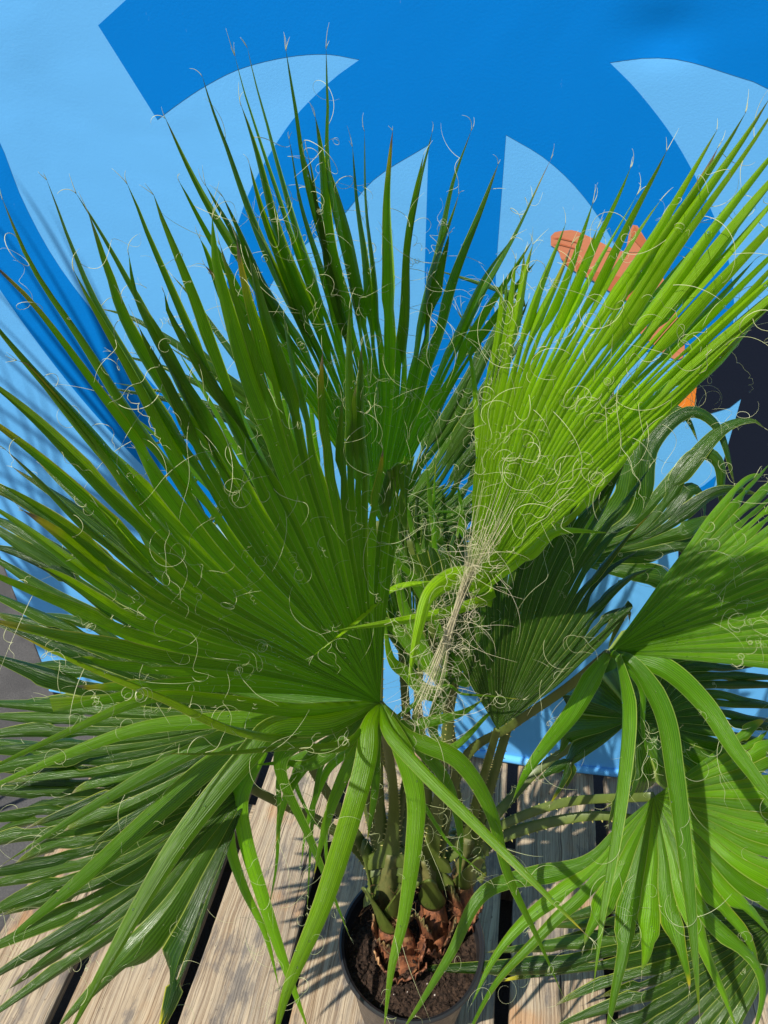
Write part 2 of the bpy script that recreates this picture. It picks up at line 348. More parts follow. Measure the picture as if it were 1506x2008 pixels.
add_poly(px([(1600, 540), (1506, 600), (1435, 652), (1400, 690), (1363, 755), (1358, 802), (1385, 812), (1430, 798), (1453, 780), (1430, 860), (1405, 950), (1330, 1040), (1330, 1180), (1450, 1180), (1640, 1150), (1760, 700)]), 2, 2)
add_poly(px([(1398, 685), (1378, 706), (1352, 760), (1316, 816), (1340, 826), (1360, 806), (1366, 755), (1402, 690)]), 3, 3)
add_poly(px([(1404, 930), (1380, 950), (1340, 975), (1330, 1000), (1392, 980)]), 1, 4)
add_poly(px([(858, 1128), (886, 1124), (888, 1134), (862, 1140)]), 3, 2)
hand = smooth2([(1080, 464), (1088, 456), (1105, 453), (1125, 452), (1153, 463), (1188, 480), (1216, 494), (1228, 484), (1234, 455), (1245, 438), (1262, 462), (1280, 492), (1291, 520), (1340, 660), (1325, 705), (1240, 640), (1228, 622), (1238, 588), (1218, 585), (1165, 552), (1120, 528), (1100, 508), (1095, 492), (1080, 482)], 80)
add_poly(px(hand), 4, 3)
add_poly(px(smooth2([(1100, 508), (1125, 512), (1160, 530), (1200, 540), (1240, 548), (1250, 575), (1238, 588), (1218, 585), (1165, 552), (1120, 528), (1100, 508)], 36)[:-1]), 5, 5)
add_poly(px([(1236, 462), (1244, 442), (1262, 464), (1276, 488), (1258, 486)]), 5, 5)
for ya, yb in ((468, 480), (480, 493)):
    add_poly(px([(1081, ya-1), (1100, ya-2), (1130, yb-6), (1131, yb-4), (1100, ya+1)]), 5, 5)
bo = mesh('printed_cloth', bverts, bfaces, [M[x] for x in bmats], banner, True, bmi)
# back side and rolled hems as real thickness
def box_between(name, c0, c1, d, z0, z1, mat, parent):
    bm = bmesh.new(); pts = []
    for z in (z0, z1):
        for (s, q) in ((c0, -d), (c1, -d), (c1, d), (c0, d)): pts.append(bm.verts.new(BO+BU*s+BN*q+Vector((0, 0, z))))
    for f in ((3, 2, 1, 0), (4, 5, 6, 7), (0, 1, 5, 4), (1, 2, 6, 5), (2, 3, 7, 6), (3, 0, 4, 7)): bm.faces.new([pts[i] for i in f])
    bmesh.ops.recalc_face_normals(bm, faces=bm.faces); bmesh.ops.bevel(bm, geom=bm.edges[:], offset=min(d, abs(z1-z0)/2, .008)*.6, segments=2, affect='EDGES')
    me = bpy.data.meshes.new(name); bm.to_mesh(me); me.materials.append(M[mat]); return link(name, me, parent)
def tubes(paths, rad, mats, name, parent=None, sides=5, taper=True):
    V, Fc = [], []
    for pth in paths:
        r0 = rad
        if isinstance(pth, tuple): pth, r0 = pth
        n = len(pth); T = (pth[1]-pth[0]).normalized(); N = T.orthogonal().normalized(); o = len(V)
        for i in range(n):
            t = (pth[min(i+1, n-1)]-pth[max(i-1, 0)])
            if t.length > 1e-9: T = t.normalized()
            N = (N-T*N.dot(T)); N = N.normalized() if N.length > 1e-6 else T.orthogonal().normalized(); B = T.cross(N)
            rr = r0*(1-.75*(i/(n-1))**2) if taper else r0
            for s in range(sides):
                a = 2*math.pi*s/sides; V.append(pth[i]+(N*math.cos(a)+B*math.sin(a))*rr)
            if i:
                for s in range(sides):
                    s2 = (s+1) % sides; Fc.append((o+(i-1)*sides+s, o+(i-1)*sides+s2, o+i*sides+s2, o+i*sides+s))
        Fc.append(tuple(o+s for s in range(sides))[::-1]); Fc.append(tuple(o+(n-1)*sides+s for s in range(sides)))
    return mesh(name, V, Fc, mats, parent)
hem = [BO+BU*s+BN*(sag(s, .02)+.004)+Vector((0, 0, .016)) for s in np.linspace(BL, BRT, 70)]
tubes([hem], .011, M['print_light'], 'hem', banner, 8, False)
for s in (BL-.014, (BL+BRT)/2, BRT+.014):
    tubes([[BO+BU*s-BN*.03+Vector((0, 0, z)) for z in np.linspace(-.155, BH+.02, 6)]], .016, M['post_steel'], 'post', banner, 12, False)
tubes([[BO+BU*s-BN*.03+Vector((0, 0, BH-.01)) for s in np.linspace(BL, BRT, 6)]], .014, M['post_steel'], 'rail', banner, 12, False)

# ------------------------------------------------------------------ pot
PC = H(807, 1848, .245); PC.z = 0
pot = empty('plant_pot', (PC.x, PC.y, 0)); tag(pot, 'round black plastic nursery pot standing on the wooden deck, palm planted in it', 'plant pot')
def lathe(name, prof, c, mat, parent, n=72):
    V, Fc = [], []
    for (r, z) in prof:
        for k in range(n): a = 2*math.pi*k/n; V.append((c.x+r*math.cos(a), c.y+r*math.sin(a), z))
    for i in range(len(prof)-1):
        for k in range(n):
            k2 = (k+1) % n; Fc.append((i*n+k, i*n+k2, (i+1)*n+k2, (i+1)*n+k))
    o = mesh(name, V, Fc, mat, parent); o.data.set_sharp_from_angle(angle=R(40)); return o
PR = .130
lathe('pot_body', [(.001, .004), (.092, .004), (.094, .001), (.097, .006), (.1, .03), (.119, .222), (.119, .205), (.117, .205), (.098, .03), (.001, .03)], PC, M['pot_plastic'], pot)
lathe('rim', [(.1195, .219), (.124, .220), (.1245, .232), (.127, .234), (.1275, .243), (.130, .2455), (.131, .248), (.1295, .251), (.126, .2515), (.1245, .249), (.1215, .247), (.118, .222), (.118, .205)], PC, M['pot_plastic'], pot)
def soil():
    n, rr = 110, .1205; V, Fc = [], []; rg = random.Random(3)
    idx = {}
    from mathutils import noise as mn
    for i in range(n):
        for j in range(n):
            x = -rr+2*rr*i/(n-1); y = -rr+2*rr*j/(n-1); r = math.hypot(x, y)
            if r > rr*1.0: continue
            z = .214 + .010*(mn.noise(Vector((x*28, y*28, 1)))) + .006*mn.noise(Vector((x*80, y*80, 4))) + .004*mn.noise(Vector((x*190, y*190, 4)))-.03*max(0, (r-.105))
            idx[i, j] = len(V); V.append((PC.x+x, PC.y+y, z))
    for i in range(n-1):
        for j in range(n-1):
            q = [(i, j), (i+1, j), (i+1, j+1), (i, j+1)]
            if all(k in idx for k in q): Fc.append([idx[k] for k in q])
    # skirt disc just under, reaching the pot wall
    o = len(V); V.append((PC.x, PC.y, .207))
    for k in range(64): a = k*2*math.pi/64; V.append((PC.x+.1178*math.cos(a), PC.y+.1178*math.sin(a), .207))
    for k in range(64): Fc.append((o, o+1+k, o+1+(k+1) % 64))
    # crumbs and bark chips
    for k in range(420):
        a = rg.uniform(0, 6.28); r = .114*math.sqrt(rg.random()); c = Vector((PC.x+r*math.cos(a), PC.y+r*math.sin(a), .216+rg.uniform(0, .004)))
        s = rg.uniform(.0012, .0042); o = len(V); st = Vector((rg.uniform(.6, 2), rg.uniform(.5, 1), rg.uniform(.4, .9)))
        rot = Matrix.Rotation(rg.uniform(0, 6.28), 3, 'Z')
        for d in ((1, 0, 0), (-1, 0, 0), (0, 1, 0), (0, -1, 0), (0, 0, 1), (0, 0, -1)):
            v = Vector((d[0]*st.x, d[1]*st.y, d[2]*st.z))*s*rg.uniform(.8, 1.2); V.append(c+rot@v)
        for f in ((0, 2, 4), (2, 1, 4), (1, 3, 4), (3, 0, 4), (2, 0, 5), (1, 2, 5), (3, 1, 5), (0, 3, 5)): Fc.append(tuple(o+q for q in f))
    return mesh('soil', V, Fc, M['soil'], pot, False)
soil()

# ------------------------------------------------------------------ palm
palm = empty('fan_palm', (PC.x, PC.y, .21))
tag(palm, 'large green fan palm with curly white threads growing out of the black pot', 'palm')
TCAM = CAM
class Blade:
    def __init__(s): s.V, s.F, s.UV, s.C, s.edges = [], [], [], [], []
    def strip(s, pts, nrm, wl, wr, fold, rnd, tip, base_l=None, base_r=None, uoff=0.0, twist=0.0, curl=0.0, nl=None):
        """pts: centreline; wl/wr: half widths per point; base_l/base_r: (points) used where the blade is still fused"""
        n = len(pts); o = len(s.V); T0 = None; N = nrm.normalized(); acc = 0
        us = (-1, -.82, -.42, 0, .42, .82, 1)
        for i in range(n):
            T = (pts[min(i+1, n-1)]-pts[max(i-1, 0)]).normalized(); N = (N-T*N.dot(T)).normalized(); fr = i/(n-1)
            B = T.cross(N); ang = twist*fr**1.5; n2 = N*math.cos(ang)+B*math.sin(ang); side = T.cross(n2)
            if i: acc += (pts[i]-pts[i-1]).length
            row = []
            for u in us:
                w_ = wr[i] if u > 0 else wl[i]; a = abs(u)
                f_ = fold[i]
                off = side*(u*w_*math.cos(f_)) - n2*(a*w_*math.sin(f_)) + n2*(w_*.16*math.sin(a*math.pi))
                p = pts[i]+off
                bl = base_r if u > 0 else base_l
                if bl is not None and i < len(bl) and u != 0:
                    e = bl[i]; q = pts[i]+(e-pts[i])*a - (nl or n2)*(a*(e-pts[i]).length*.85) + n2*((e-pts[i]).length*.10*math.sin(a*math.pi))
                    k = min(1, max(0, (len(bl)-1-i)/3)); p = q*k+p*(1-k) if len(bl) > 3 else p
                row.append(p)
            s.V += row
            for u in us: s.UV.append((.5+.5*u+uoff*0, acc)); s.C.append((rnd, fr, tip, 1))
            if i:
                for j in range(6): a_ = o+(i-1)*7+j; s.F.append((a_, a_+1, a_+8, a_+7))
            s.edges.append((row[0], row[-1], T, n2, fr))
    def build(s, name, mat, parent):
        ob = mesh(name, s.V, s.F, mat, parent); me = ob.data
        uv = me.uv_layers.new(name='UVMap'); li = np.empty(len(me.loops), int); me.loops.foreach_get('vertex_index', li)
        uv.data.foreach_set('uv', np.array(s.UV)[li].ravel())
        ca_ = me.color_attributes.new('seg', 'FLOAT_COLOR', 'POINT'); ca_.data.foreach_set('color', np.array(s.C).ravel())
        me.set_sharp_from_angle(angle=R(22)); return ob
def thread(st, d, L, n, rg, curl=1.0, grav=.0, ns=26):
    """a curly filament: direction turned by a slowly changing curvature"""
    p = Vector(st); d = d.normalized(); pts = [p.copy()]
    ax = Vector((rg.gauss(0, 1), rg.gauss(0, 1), rg.gauss(0, 1))).normalized(); ax = (ax+n*1.6*rg.choice((-1, 1))).normalized()
    k = rg.choice((rg.uniform(8, 40), rg.uniform(40, 120), rg.uniform(90, 260)))*curl; sl_ = L/ns; dk_ = rg.uniform(-1, 2.2)
    for i in range(ns):
        kk = k*(1+dk_*i/ns); q = Matrix.Rotation(kk*sl_, 3, ax); d = (q@d); d = (d+Vector((0, 0, -grav*sl_))).normalized()
        ax = (ax+Vector((rg.gauss(0, .10), rg.gauss(0, .10), rg.gauss(0, .10)))).normalized(); p = p+d*sl_; pts.append(p.copy())
    return pts
def frond(name, hub, ht, n, segs, mat, rf=.3, w=None, strips=(), bulge=.03, seed=1, nthread=40, even=.5, foldk=.85, label=None, tips=.35, wk=1.0, droop=0.0, thl=(.03, .11), owner=None, fill=0.0, bend=1.0, drops=0):
    rg = random.Random(seed); n = Vector(n).normalized(); h = Vector(hub) if len(hub) == 3 else P(hub[0], hub[1], ht); bl = Blade(); N = 44
    if n.dot(TCAM-h) < 0: n = -n
    ups = (Vector((0, 0, 1))-n*n.z).normalized(); rts = ups.cross(n)
    items = []
    for sgm in segs:
        pts = []
        for q in sgm:
            pts.append(q if isinstance(q, Vector) else P(*q) if len(q) == 3 else onplane(q[0], q[1], h, n))
        items.append(pts)
    if items and fill:
        new = [items[0]]
        for a_, b_ in zip(items[:-1], items[1:]):
            if rg.random() < fill:
                sa_, sb_ = spline([h]+a_, 12), spline([h]+b_, 12); f_ = rg.uniform(.4, .6); sc_ = rg.uniform(.82, 1.02)
                mid = [h+((u_*(1-f_)+v_*f_)-h)*sc_ for u_, v_ in zip(sa_, sb_)]; new.append([mid[5], mid[8], mid[11]])
            new.append(b_)
        items = new
    if items:
        def ang(p): d = p-h; return math.atan2(d.dot(rts), d.dot(ups))
        A = [ang(p[-1]) for p in items]
        for i in range(1, len(A)):
            while A[i]-A[i-1] > math.pi: A[i] -= 2*math.pi
            while A[i]-A[i-1] < -math.pi: A[i] += 2*math.pi
        m = len(items); ev = [A[0]+(A[-1]-A[0])*i/max(1, m-1) for i in range(m)]
        ph = [even*ev[i]+(1-even)*A[i] for i in range(m)]
        for i in range(1, m):
            sgn = 1 if A[-1] > A[0] else -1
            if (ph[i]-ph[i-1])*sgn < .012: ph[i] = ph[i-1]+sgn*.012
        C = []
        for i, p in enumerate(items):
            L = (p[-1]-h).length; r1 = rf*.72
            dirn = ups*math.cos(ph[i])+rts*math.sin(ph[i])
            keep = [q for q in p[:-1] if (q-h).length > rf*1.12]
            path = [h, h+dirn*r1*.5, h+dirn*r1]+keep+[p[-1]]
            sp_ = spline(path, N)
            # gentle arch out of the plane: blade cupped, tips bending forward or down
            out = []; wob_a = rg.uniform(.001, .006)*(.2+.8*min(1, bend*2)); wob_f = rg.uniform(5, 13); wob_p = rg.uniform(0, 6); tbend = bend*rg.choice((0, 0, 0, .15, .3, .5)); tb2 = bend*rg.gauss(0, .06)
            for k_, q in enumerate(sp_):
                fr = k_/(N-1); out.append(q + n*(bulge*math.sin(fr*math.pi)+wob_a*math.sin(fr*wob_f+wob_p)*fr) + Vector((0, 0, -droop*fr**3-tbend*max(0, fr-.72)**2)) + rts*(tb2*max(0, fr-.6)**2+.0012*math.sin(fr*21+wob_p)*fr))
            C.append(out)
        rad = [[0.0] for _ in C]
        for i, c in enumerate(C):
            for k_ in range(1, N): rad[i].append(rad[i][-1]+(c[k_]-c[k_-1]).length)
        def at_r(i, r):
            rr = rad[i]
            if r >= rr[-1]: return C[i][-1]
            j = int(np.searchsorted(rr, r)); j = max(1, j); f = (r-rr[j-1])/(rr[j]-rr[j-1]+1e-9); return C[i][j-1].lerp(C[i][j], f)
        rfs = [rf*rg.uniform(.82, 1.12) for _ in range(m+1)]
        for i in range(m):
            sides = []
            wfree = w*rg.uniform(.85, 1.12) if w else None
            for sd in (-1, 1):
                j = i+sd; pr = rfs[i if sd < 0 else i+1]
                if 0 <= j < m:
                    pr = min(pr, rad[i][-1]*.8, rad[j][-1]*.8)
                    base = [(at_r(j, rad[i][k_])+C[i][k_])*.5 for k_ in range(N) if rad[i][k_] <= pr]
                    wf = (base[-1]-C[i][len(base)-1]).length if base else .01
                else:
                    j2 = i-sd; base = None; wf = ((at_r(j2, pr)-at_r(i, pr)).length*.5) if m > 1 else .012
                sides.append((base, wf, pr))
            # which side is +side? side = T x N
            T = (C[i][5]-C[i][4]).normalized(); sdv = T.cross(n)
            j = i+1 if i+1 < m else i-1; dd = (C[j][20]-C[i][20]) if m > 1 else sdv
            if i+1 >= m: dd = -dd
            (L_, R_) = (sides[0], sides[1]) if dd.dot(sdv) > 0 else (sides[1], sides[0])
            def prof(sd):
                o_ = []
                for k_ in range(N):
                    r = rad[i][k_]; tot = rad[i][-1]
                    if r < sd[2]: o_.append(sd[1]*max(.05, (r/sd[2])))
                    else:
                        x = (r-sd[2])/max(1e-6, tot-sd[2]); wt = wfree if wfree else sd[1]
                        q_ = min(1, x/.16); q_ = q_*q_*(3-2*q_); o_.append((sd[1]*(1-q_)+wt*q_)*max(.02, (1-x)**.62))
                return o_
            rg_f = rg.uniform(.75, 1.25)
            fo = [foldk*rg_f*(.9+.6*(k_/(N-1))**2)*(1+.0*rg.random()) for k_ in range(N)]
            bl.strip(C[i], n, prof(L_), prof(R_), fo, rg.random(), 1.0 if rg.random() < tips else .12*rg.random(), L_[0], R_[0], twist=rg.uniform(-.7, .7), nl=n)
    for stp in strips:
        pp = [Vector(h)] + [P(*q) for q in stp['p']]
        c = spline(pp, 60); hw = stp['w']; tw = stp.get('tw', 0); f0 = min(.9, stp.get('f', .35)+.28)
        nn = stp.get('n'); nn = Vector(nn).normalized() if nn else (TCAM-c[0]).normalized()
        # face follows parallel transport but starts turned to the light
        prof = [hw*min(1, .35+.65*(k_/10))*max(.03, (1-(k_/59)**stp.get('e', 2.2))) for k_ in range(60)]
        bl.strip(c, nn, prof, prof, [f0]*60, stp.get('r', rg.random()), stp.get('tip', .9 if rg.random() < .5 else .1), twist=tw)
    ob = bl.build(name, mat, owner or palm)
    if label: ob['label'] = label
    if drops:
        V, Fc = [], []; ne = len(bl.V)//7
        for q in range(drops):
            j = rg.randrange(3, ne-4)
            if bl.C[j*7][1] > .9 or bl.C[j*7][1] < .15: continue
            u_ = rg.randrange(0, 6); f_ = rg.random(); a_ = bl.V[j*7+u_]; b_ = bl.V[j*7+u_+1]; T_ = bl.edges[j][2]; p_ = a_*(1-f_)+b_*f_
            B_ = (b_-a_).normalized(); N_ = T_.cross(B_); N_ = N_ if N_.dot(TCAM-p_) > 0 else -N_
            if N_.length < .5: continue
            r_ = rg.choice((.0006, .0009, .0009, .0013)); o_ = len(V)
            for (ph_, cnt) in ((0, 8), (.6, 8), (1.1, 8)):
                for c_ in range(cnt): t_ = 2*math.pi*c_/cnt; V.append(p_+(T_*math.cos(t_)+B_*math.sin(t_))*r_*math.cos(ph_)+N_*(r_*.65*math.sin(ph_)+.00012))
            V.append(p_+N_*(r_*.66))
            for k2 in range(2):
                for c_ in range(8): Fc.append((o_+k2*8+c_, o_+k2*8+(c_+1) % 8, o_+k2*8+8+(c_+1) % 8, o_+k2*8+8+c_))
            for c_ in range(8): Fc.append((o_+16+c_, o_+16+(c_+1) % 8, o_+24))
            Fc.append(tuple(o_+c_ for c_ in range(8))[::-1])
        wd = mesh('water_droplets', V, Fc, M['water'], ob); wd['kind'] = 'stuff'
    # threads peeling from the margins
    ths = []
    E = [e for e in bl.edges if .38 < e[4] < .97]
    for k_ in range(nthread):
        e = rg.choice(E); st = e[0] if rg.random() < .5 else e[1]; d = (e[2]*rg.uniform(-.2, 1)+e[3]*rg.uniform(-.2, 1)+Vector((rg.gauss(0, .6), rg.gauss(0, .6), rg.gauss(0, .6))))
        ths.append((thread(st, d, rg.uniform(*thl)*rg.uniform(.3, 1.1), e[3], rg), rg.uniform(.00016, .0003)))
    TE = [e for e in bl.edges if e[4] > .985]
    for e in TE:
        for q in range(rg.choice((1, 2, 2, 3))):
            ths.append((thread(e[0], e[2]+Vector((rg.gauss(0, .22), rg.gauss(0, .22), rg.gauss(0, .22))), rg.uniform(.004, .018), e[3], rg, .45, ns=8), .00026))
    if ths:
        to = tubes(ths, .0003, M['fiber'], 'leaf_threads', ob, 3); to['kind'] = 'stuff'
    return ob, h
def T1(*a): return [[q] for q in a]
FR = {}
def f_drop(b): b.out(b.bsdf((1, 1, 1), .03, None, .5, Transmission_Weight=1.0, IOR=1.33))
simple('water', f_drop)
# --- big front left fan
seg1 = [[(430, 1408), (110, 1392)], [(430, 1370), (150, 1345)], [(398, 1335), (160, 1292)], [(372, 1308), (186, 1263), (-30, 1212)], [(266, 1212), (133, 1163), (-60, 1108)], [(398, 1232), (266, 1180), (125, 1120), (72, 1103)],
        [(266, 1148), (133, 1070), (-60, 968)], [(400, 1140), (200, 1040), (0, 945)], [(500, 1175), (250, 1035), (75, 925), (8, 885)], [(300, 1022), (-60, 792)],
        [(250, 930), (-50, 700)], [(400, 1050), (250, 900), (100, 755), (45, 708)], [(330, 945), (-60, 585)], [(300, 870), (130, 690), (-35, 505)],
        [(330, 905), (200, 725), (75, 550), (0, 395)], [(400, 965), (240, 690), (150, 520), (90, 355)], [(480, 975), (330, 690), (250, 545), (156, 380)], [(430, 935), (290, 710), (210, 540), (168, 410)],
        [(400, 820), (300, 640), (245, 475)], [(450, 800), (330, 560), (247, 350)], [(500, 830), (390, 590), (297, 380)], [(430, 740), (370, 650), (330, 560)],
        [(620, 1040), (520, 800), (440, 590), (408, 430)], [(610, 900), (530, 700), (470, 560), (438, 470)], [(640, 940), (570, 740), (520, 600), (488, 500)], [(670, 1000), (610, 780), (560, 620)],
        [(690, 1050), (650, 850), (628, 690)], [(712, 1050), (697, 850), (683, 608)], [(728, 1050), (716, 860), (705, 680)], [(748, 1100), (752, 960), (757, 870)], [(758, 1150), (770, 1040), (778, 960)], [(764, 1180), (783, 1100), (800, 1040)]]
st1 = [dict(p=[(600, 1440, .84), (470, 1430, .74), (319, 1364, .62), (160, 1300, .52), (27, 1240, .45)], w=.008, tip=1, f=.9, e=3),
       dict(p=[(715, 1450, .93), (675, 1520, .93), (640, 1610, .96), (615, 1720, 1.0)], w=.011, f=.3), dict(p=[(820, 1462, .95), (880, 1540, .97), (905, 1640, 1.0), (900, 1740, 1.03)], w=.011, f=.3),
       dict(p=[(735, 1460, .96), (735, 1550, .98), (720, 1650, 1.02)], w=.010, f=.3), dict(p=[(680, 1440, .95), (615, 1480, .97), (560, 1560, 1.0), (540, 1660, 1.04)], w=.012, f=.3), dict(p=[(800, 1450, .97), (850, 1480, .99), (870, 1570, 1.02)], w=.009, f=.3),
       dict(p=[(640, 1382, .96), (520, 1366, .98), (410, 1345, 1.0)], w=.015, f=.3, tip=0), dict(p=[(660, 1395, .96), (560, 1392, .98), (430, 1385, 1.0)], w=.015, f=.3, tip=0),
       dict(p=[(690, 1447, .88), (560, 1462, .78), (430, 1475, .7), (322, 1478, .64)], w=.007, tip=1, f=.9),
       dict(p=[(690, 1452, .86), (640, 1472, .76), (578, 1466, .70)], w=.006, tip=1, f=.9),
       dict(p=[(600, 1392, .84), (430, 1372, .74), (300, 1368, .68), (125, 1440, .62), (0, 1498, .58), (-90, 1540, .56)], w=.0115, f=.45, tip=0),
       dict(p=[(600, 1405, .88), (425, 1412, .84), (250, 1435, .82), (0, 1535, .8), (-80, 1580, .8)], w=.013, f=.3, tip=.1),
       dict(p=[(600, 1410, .9), (425, 1450, .88), (200, 1570, .86), (5, 1695, .85)], w=.014, f=.3, tip=.1),
       dict(p=[(600, 1418, .92), (430, 1490, .93), (300, 1598, .94), (125, 1752, .96), (-20, 1870, .98)], w=.0165, f=.12, tip=0, e=3),
       dict(p=[(650, 1415, .86), (545, 1425, .81), (490, 1480, .79), (350, 1655, .75), (205, 1900, .70), (120, 2060, .66)], w=.0165, f=.3, tip=0, e=3.2),
       dict(p=[(728, 1418, .89), (722, 1480, .87), (700, 1570, .85), (640, 1760, .78), (565, 1940, .72), (535, 2060, .68)], w=.0155, f=.25, tip=.1, e=3.5),
       dict(p=[(760, 1430, .89), (830, 1510, .86), (920, 1600, .82), (1020, 1700, .78), (1155, 1838, .74)], w=.0115, f=.5, tip=1, e=2.6),
       dict(p=[(800, 1445, .92), (900, 1492, .92), (965, 1590, .94), (1000, 1720, .97), (1060, 1850, 1.0), (1105, 1955, 1.02)], w=.0145, f=.3, e=1.4, tip=.1),
       dict(p=[(785, 1460, .9), (815, 1560, .89), (812, 1660, .88), (792, 1800, .87), (768, 1900, .86), (752, 2030, .85)], w=.0155, f=.3, e=2.0, tip=.1),
       dict(p=[(770, 1460, .9), (870, 1640, .93), (962, 1726, .95)], w=.006, f=.8, tip=1),
       dict(p=[(600, 1440, .93), (542, 1505, .96), (600, 1640, 1.0), (650, 1755, 1.04), (686, 1838, 1.07)], w=.0155, f=.2, tip=.1),
       dict(p=[(620, 1495, .94), (555, 1497, .98), (500, 1500, 1.0)], w=.012, f=.2, tip=.1)]
FR[1] = frond('frond', (745, 1378), .93, (.5, -.83, -.06), seg1, M['leaf'], .49, w=.0112, fill=.45, bend=.22, drops=420, strips=st1, bulge=-.02, seed=11, nthread=460, even=.45, foldk=.75, tips=.2, thl=(.015, .12))
# --- upright fan at the back centre
seg2 = T1((405, 520)) + [[(450, 640), (395, 468)], [(560, 680), (470, 520), (380, 350), (322, 232)], [(520, 580), (440, 385)], [(600, 700), (510, 480), (440, 280), (400, 150)], [(560, 560), (490, 320)],
        [(625, 700), (550, 430), (490, 220), (463, 105)], [(640, 700), (570, 430), (520, 230), (488, 92)], [(610, 500), (565, 270)], [(660, 700), (610, 420), (570, 200), (558, 100)], [(640, 520), (600, 300)],
        [(690, 700), (650, 400), (638, 200), (640, 92)], [(690, 600), (650, 330)], [(720, 600), (705, 400), (690, 282)], [(735, 600), (722, 400), (712, 258)], [(765, 500), (767, 252)], [(790, 600), (815, 430), (846, 260)],
        [(780, 700), (810, 450), (828, 300)], [(810, 700), (870, 450), (925, 255)], [(800, 760), (850, 560), (900, 380)], [(830, 750), (920, 500), (978, 325)], [(850, 760), (930, 600), (1000, 470)], [(860, 800), (970, 560), (1085, 312)], [(900, 760), (1050, 515)]]
FR[2] = frond('frond', (744, 1022), .985, (.05, -1, -.38), seg2, M['leaf'], .33, w=.0106, fill=.35, bend=.05, drops=120, bulge=-.015, seed=22, nthread=300, even=.35, foldk=.8, tips=.12)
# --- young bright fan on the right
seg3 = [[(960, 800), (985, 560)], [(985, 780), (1012, 510)], [(1000, 800), (1048, 480)], [(1040, 780), (1105, 440)], [(1060, 790), (1165, 400)], [(1090, 800), (1232, 330)], [(1120, 760), (1240, 500), (1305, 296)], [(1150, 760), (1290, 480), (1410, 255)],
        [(1170, 760), (1320, 470), (1458, 222)], [(1190, 770), (1370, 470), (1530, 190)], [(1210, 770), (1400, 470), (1560, 240)], [(1225, 780), (1440, 480), (1600, 260)], [(1230, 790), (1450, 520), (1630, 300)], [(1240, 800), (1460, 560), (1650, 350)], [(1245, 815), (1470, 590), (1650, 410)], [(1250, 830), (1460, 640), (1640, 470)], [(1250, 845), (1450, 680), (1600, 520)], [(1240, 870), (1400, 740), (1510, 598)]]
st3 = [dict(p=[(960, 1080, .86), (1030, 1092, .82), (1090, 1045, .78), (1200, 1045, .74)], w=.010, f=.3, tip=.2),
       dict(p=[(960, 1155, .88), (905, 1135, .84), (850, 1165, .81), (825, 1235, .80), (800, 1345, .80)], w=.016, f=.1, tip=0, n=(0, -.5, 1), e=3),
       dict(p=[(965, 1175, .89), (880, 1205, .85), (780, 1222, .82), (650, 1238, .78)], w=.0145, f=.1, tip=0, n=(0, -.5, 1)),
       dict(p=[(930, 1150, .9), (850, 1140, .88), (770, 1150, .86), (700, 1215, .83), (615, 1285, .80)], w=.009, f=.3, tip=0, n=(0, -.5, 1)),
       dict(p=[(950, 1030, .84), (940, 880, .80), (928, 740, .77), (905, 605, .74)], w=.009, f=.35, tip=0, e=1.6),
       dict(p=[(1120, 1010, .84), (1235, 885, .78), (1250, 850, .77), (1238, 735, .75)], w=.009, f=.4, tip=.2)]
FR[3] = frond('frond', (930, 1168), .86, (-.55, -.8, -.03), seg3, M['young'], .42, w=.0108, fill=.8, bend=.0, drops=260, strips=st3, bulge=.025, seed=33, nthread=300, even=.6, foldk=.8, label='bright yellow-green young frond', tips=.05, thl=(.03, .14))
# --- right fan with hanging strips
seg4 = [[(1262, 1190), (1330, 1090), (1410, 990), (1500, 880)], [(1500, 1000), (1600, 880)], [(1500, 1030), (1640, 890)], [(1500, 1060), (1660, 930)], [(1500, 1085), (1690, 970)], [(1500, 1110), (1700, 1010)], [(1500, 1140), (1720, 1050)],
        [(1500, 1165), (1720, 1090)], [(1500, 1190), (1730, 1130)], [(1500, 1215), (1730, 1175)], [(1500, 1245), (1720, 1215)], [(1500, 1275), (1700, 1262)], [(1500, 1308), (1680, 1325)]]
st4 = [dict(p=[(1212, 1300, .945), (1228, 1400, .95), (1216, 1550, .94), (1195, 1700, .92), (1180, 1790, .90), (1163, 1940, .88)], w=.0145, f=.15, tip=.1, e=2.2, n=(-.1, -1, .5)),
       dict(p=[(1245, 1305, .94), (1300, 1400, .93), (1322, 1520, .92), (1345, 1700, .90), (1360, 1850, .88), (1372, 1995, .86)], w=.0145, f=.15, tip=.2, e=2.4, n=(-.1, -1, .5)),
       dict(p=[(1300, 1310, .93), (1380, 1380, .92), (1440, 1470, .90), (1506, 1560, .88), (1580, 1680, .86)], w=.0155, f=.15, tip=0, n=(-.3, -1, .6)),
       dict(p=[(1168, 1322, .96), (1123, 1400, .97), (1073, 1462, .99), (1033, 1515, 1.0), (1005, 1570, 1.02)], w=.0155, f=.25, tip=.1, n=(-.3, -1, .5)),
       dict(p=[(1240, 1320, .96), (1262, 1360, .97), (1263, 1440, .98), (1282, 1512, .99)], w=.006, f=.3, tip=.1)]
FR[4] = frond('frond', (1195, 1280), .96, (-.25, -.55, .8), seg4, M['lime'], .33, w=.0105, fill=.85, drops=160, strips=st4, bulge=.02, seed=44, nthread=160, even=.6, foldk=.8, tips=.1, thl=(.04, .13))
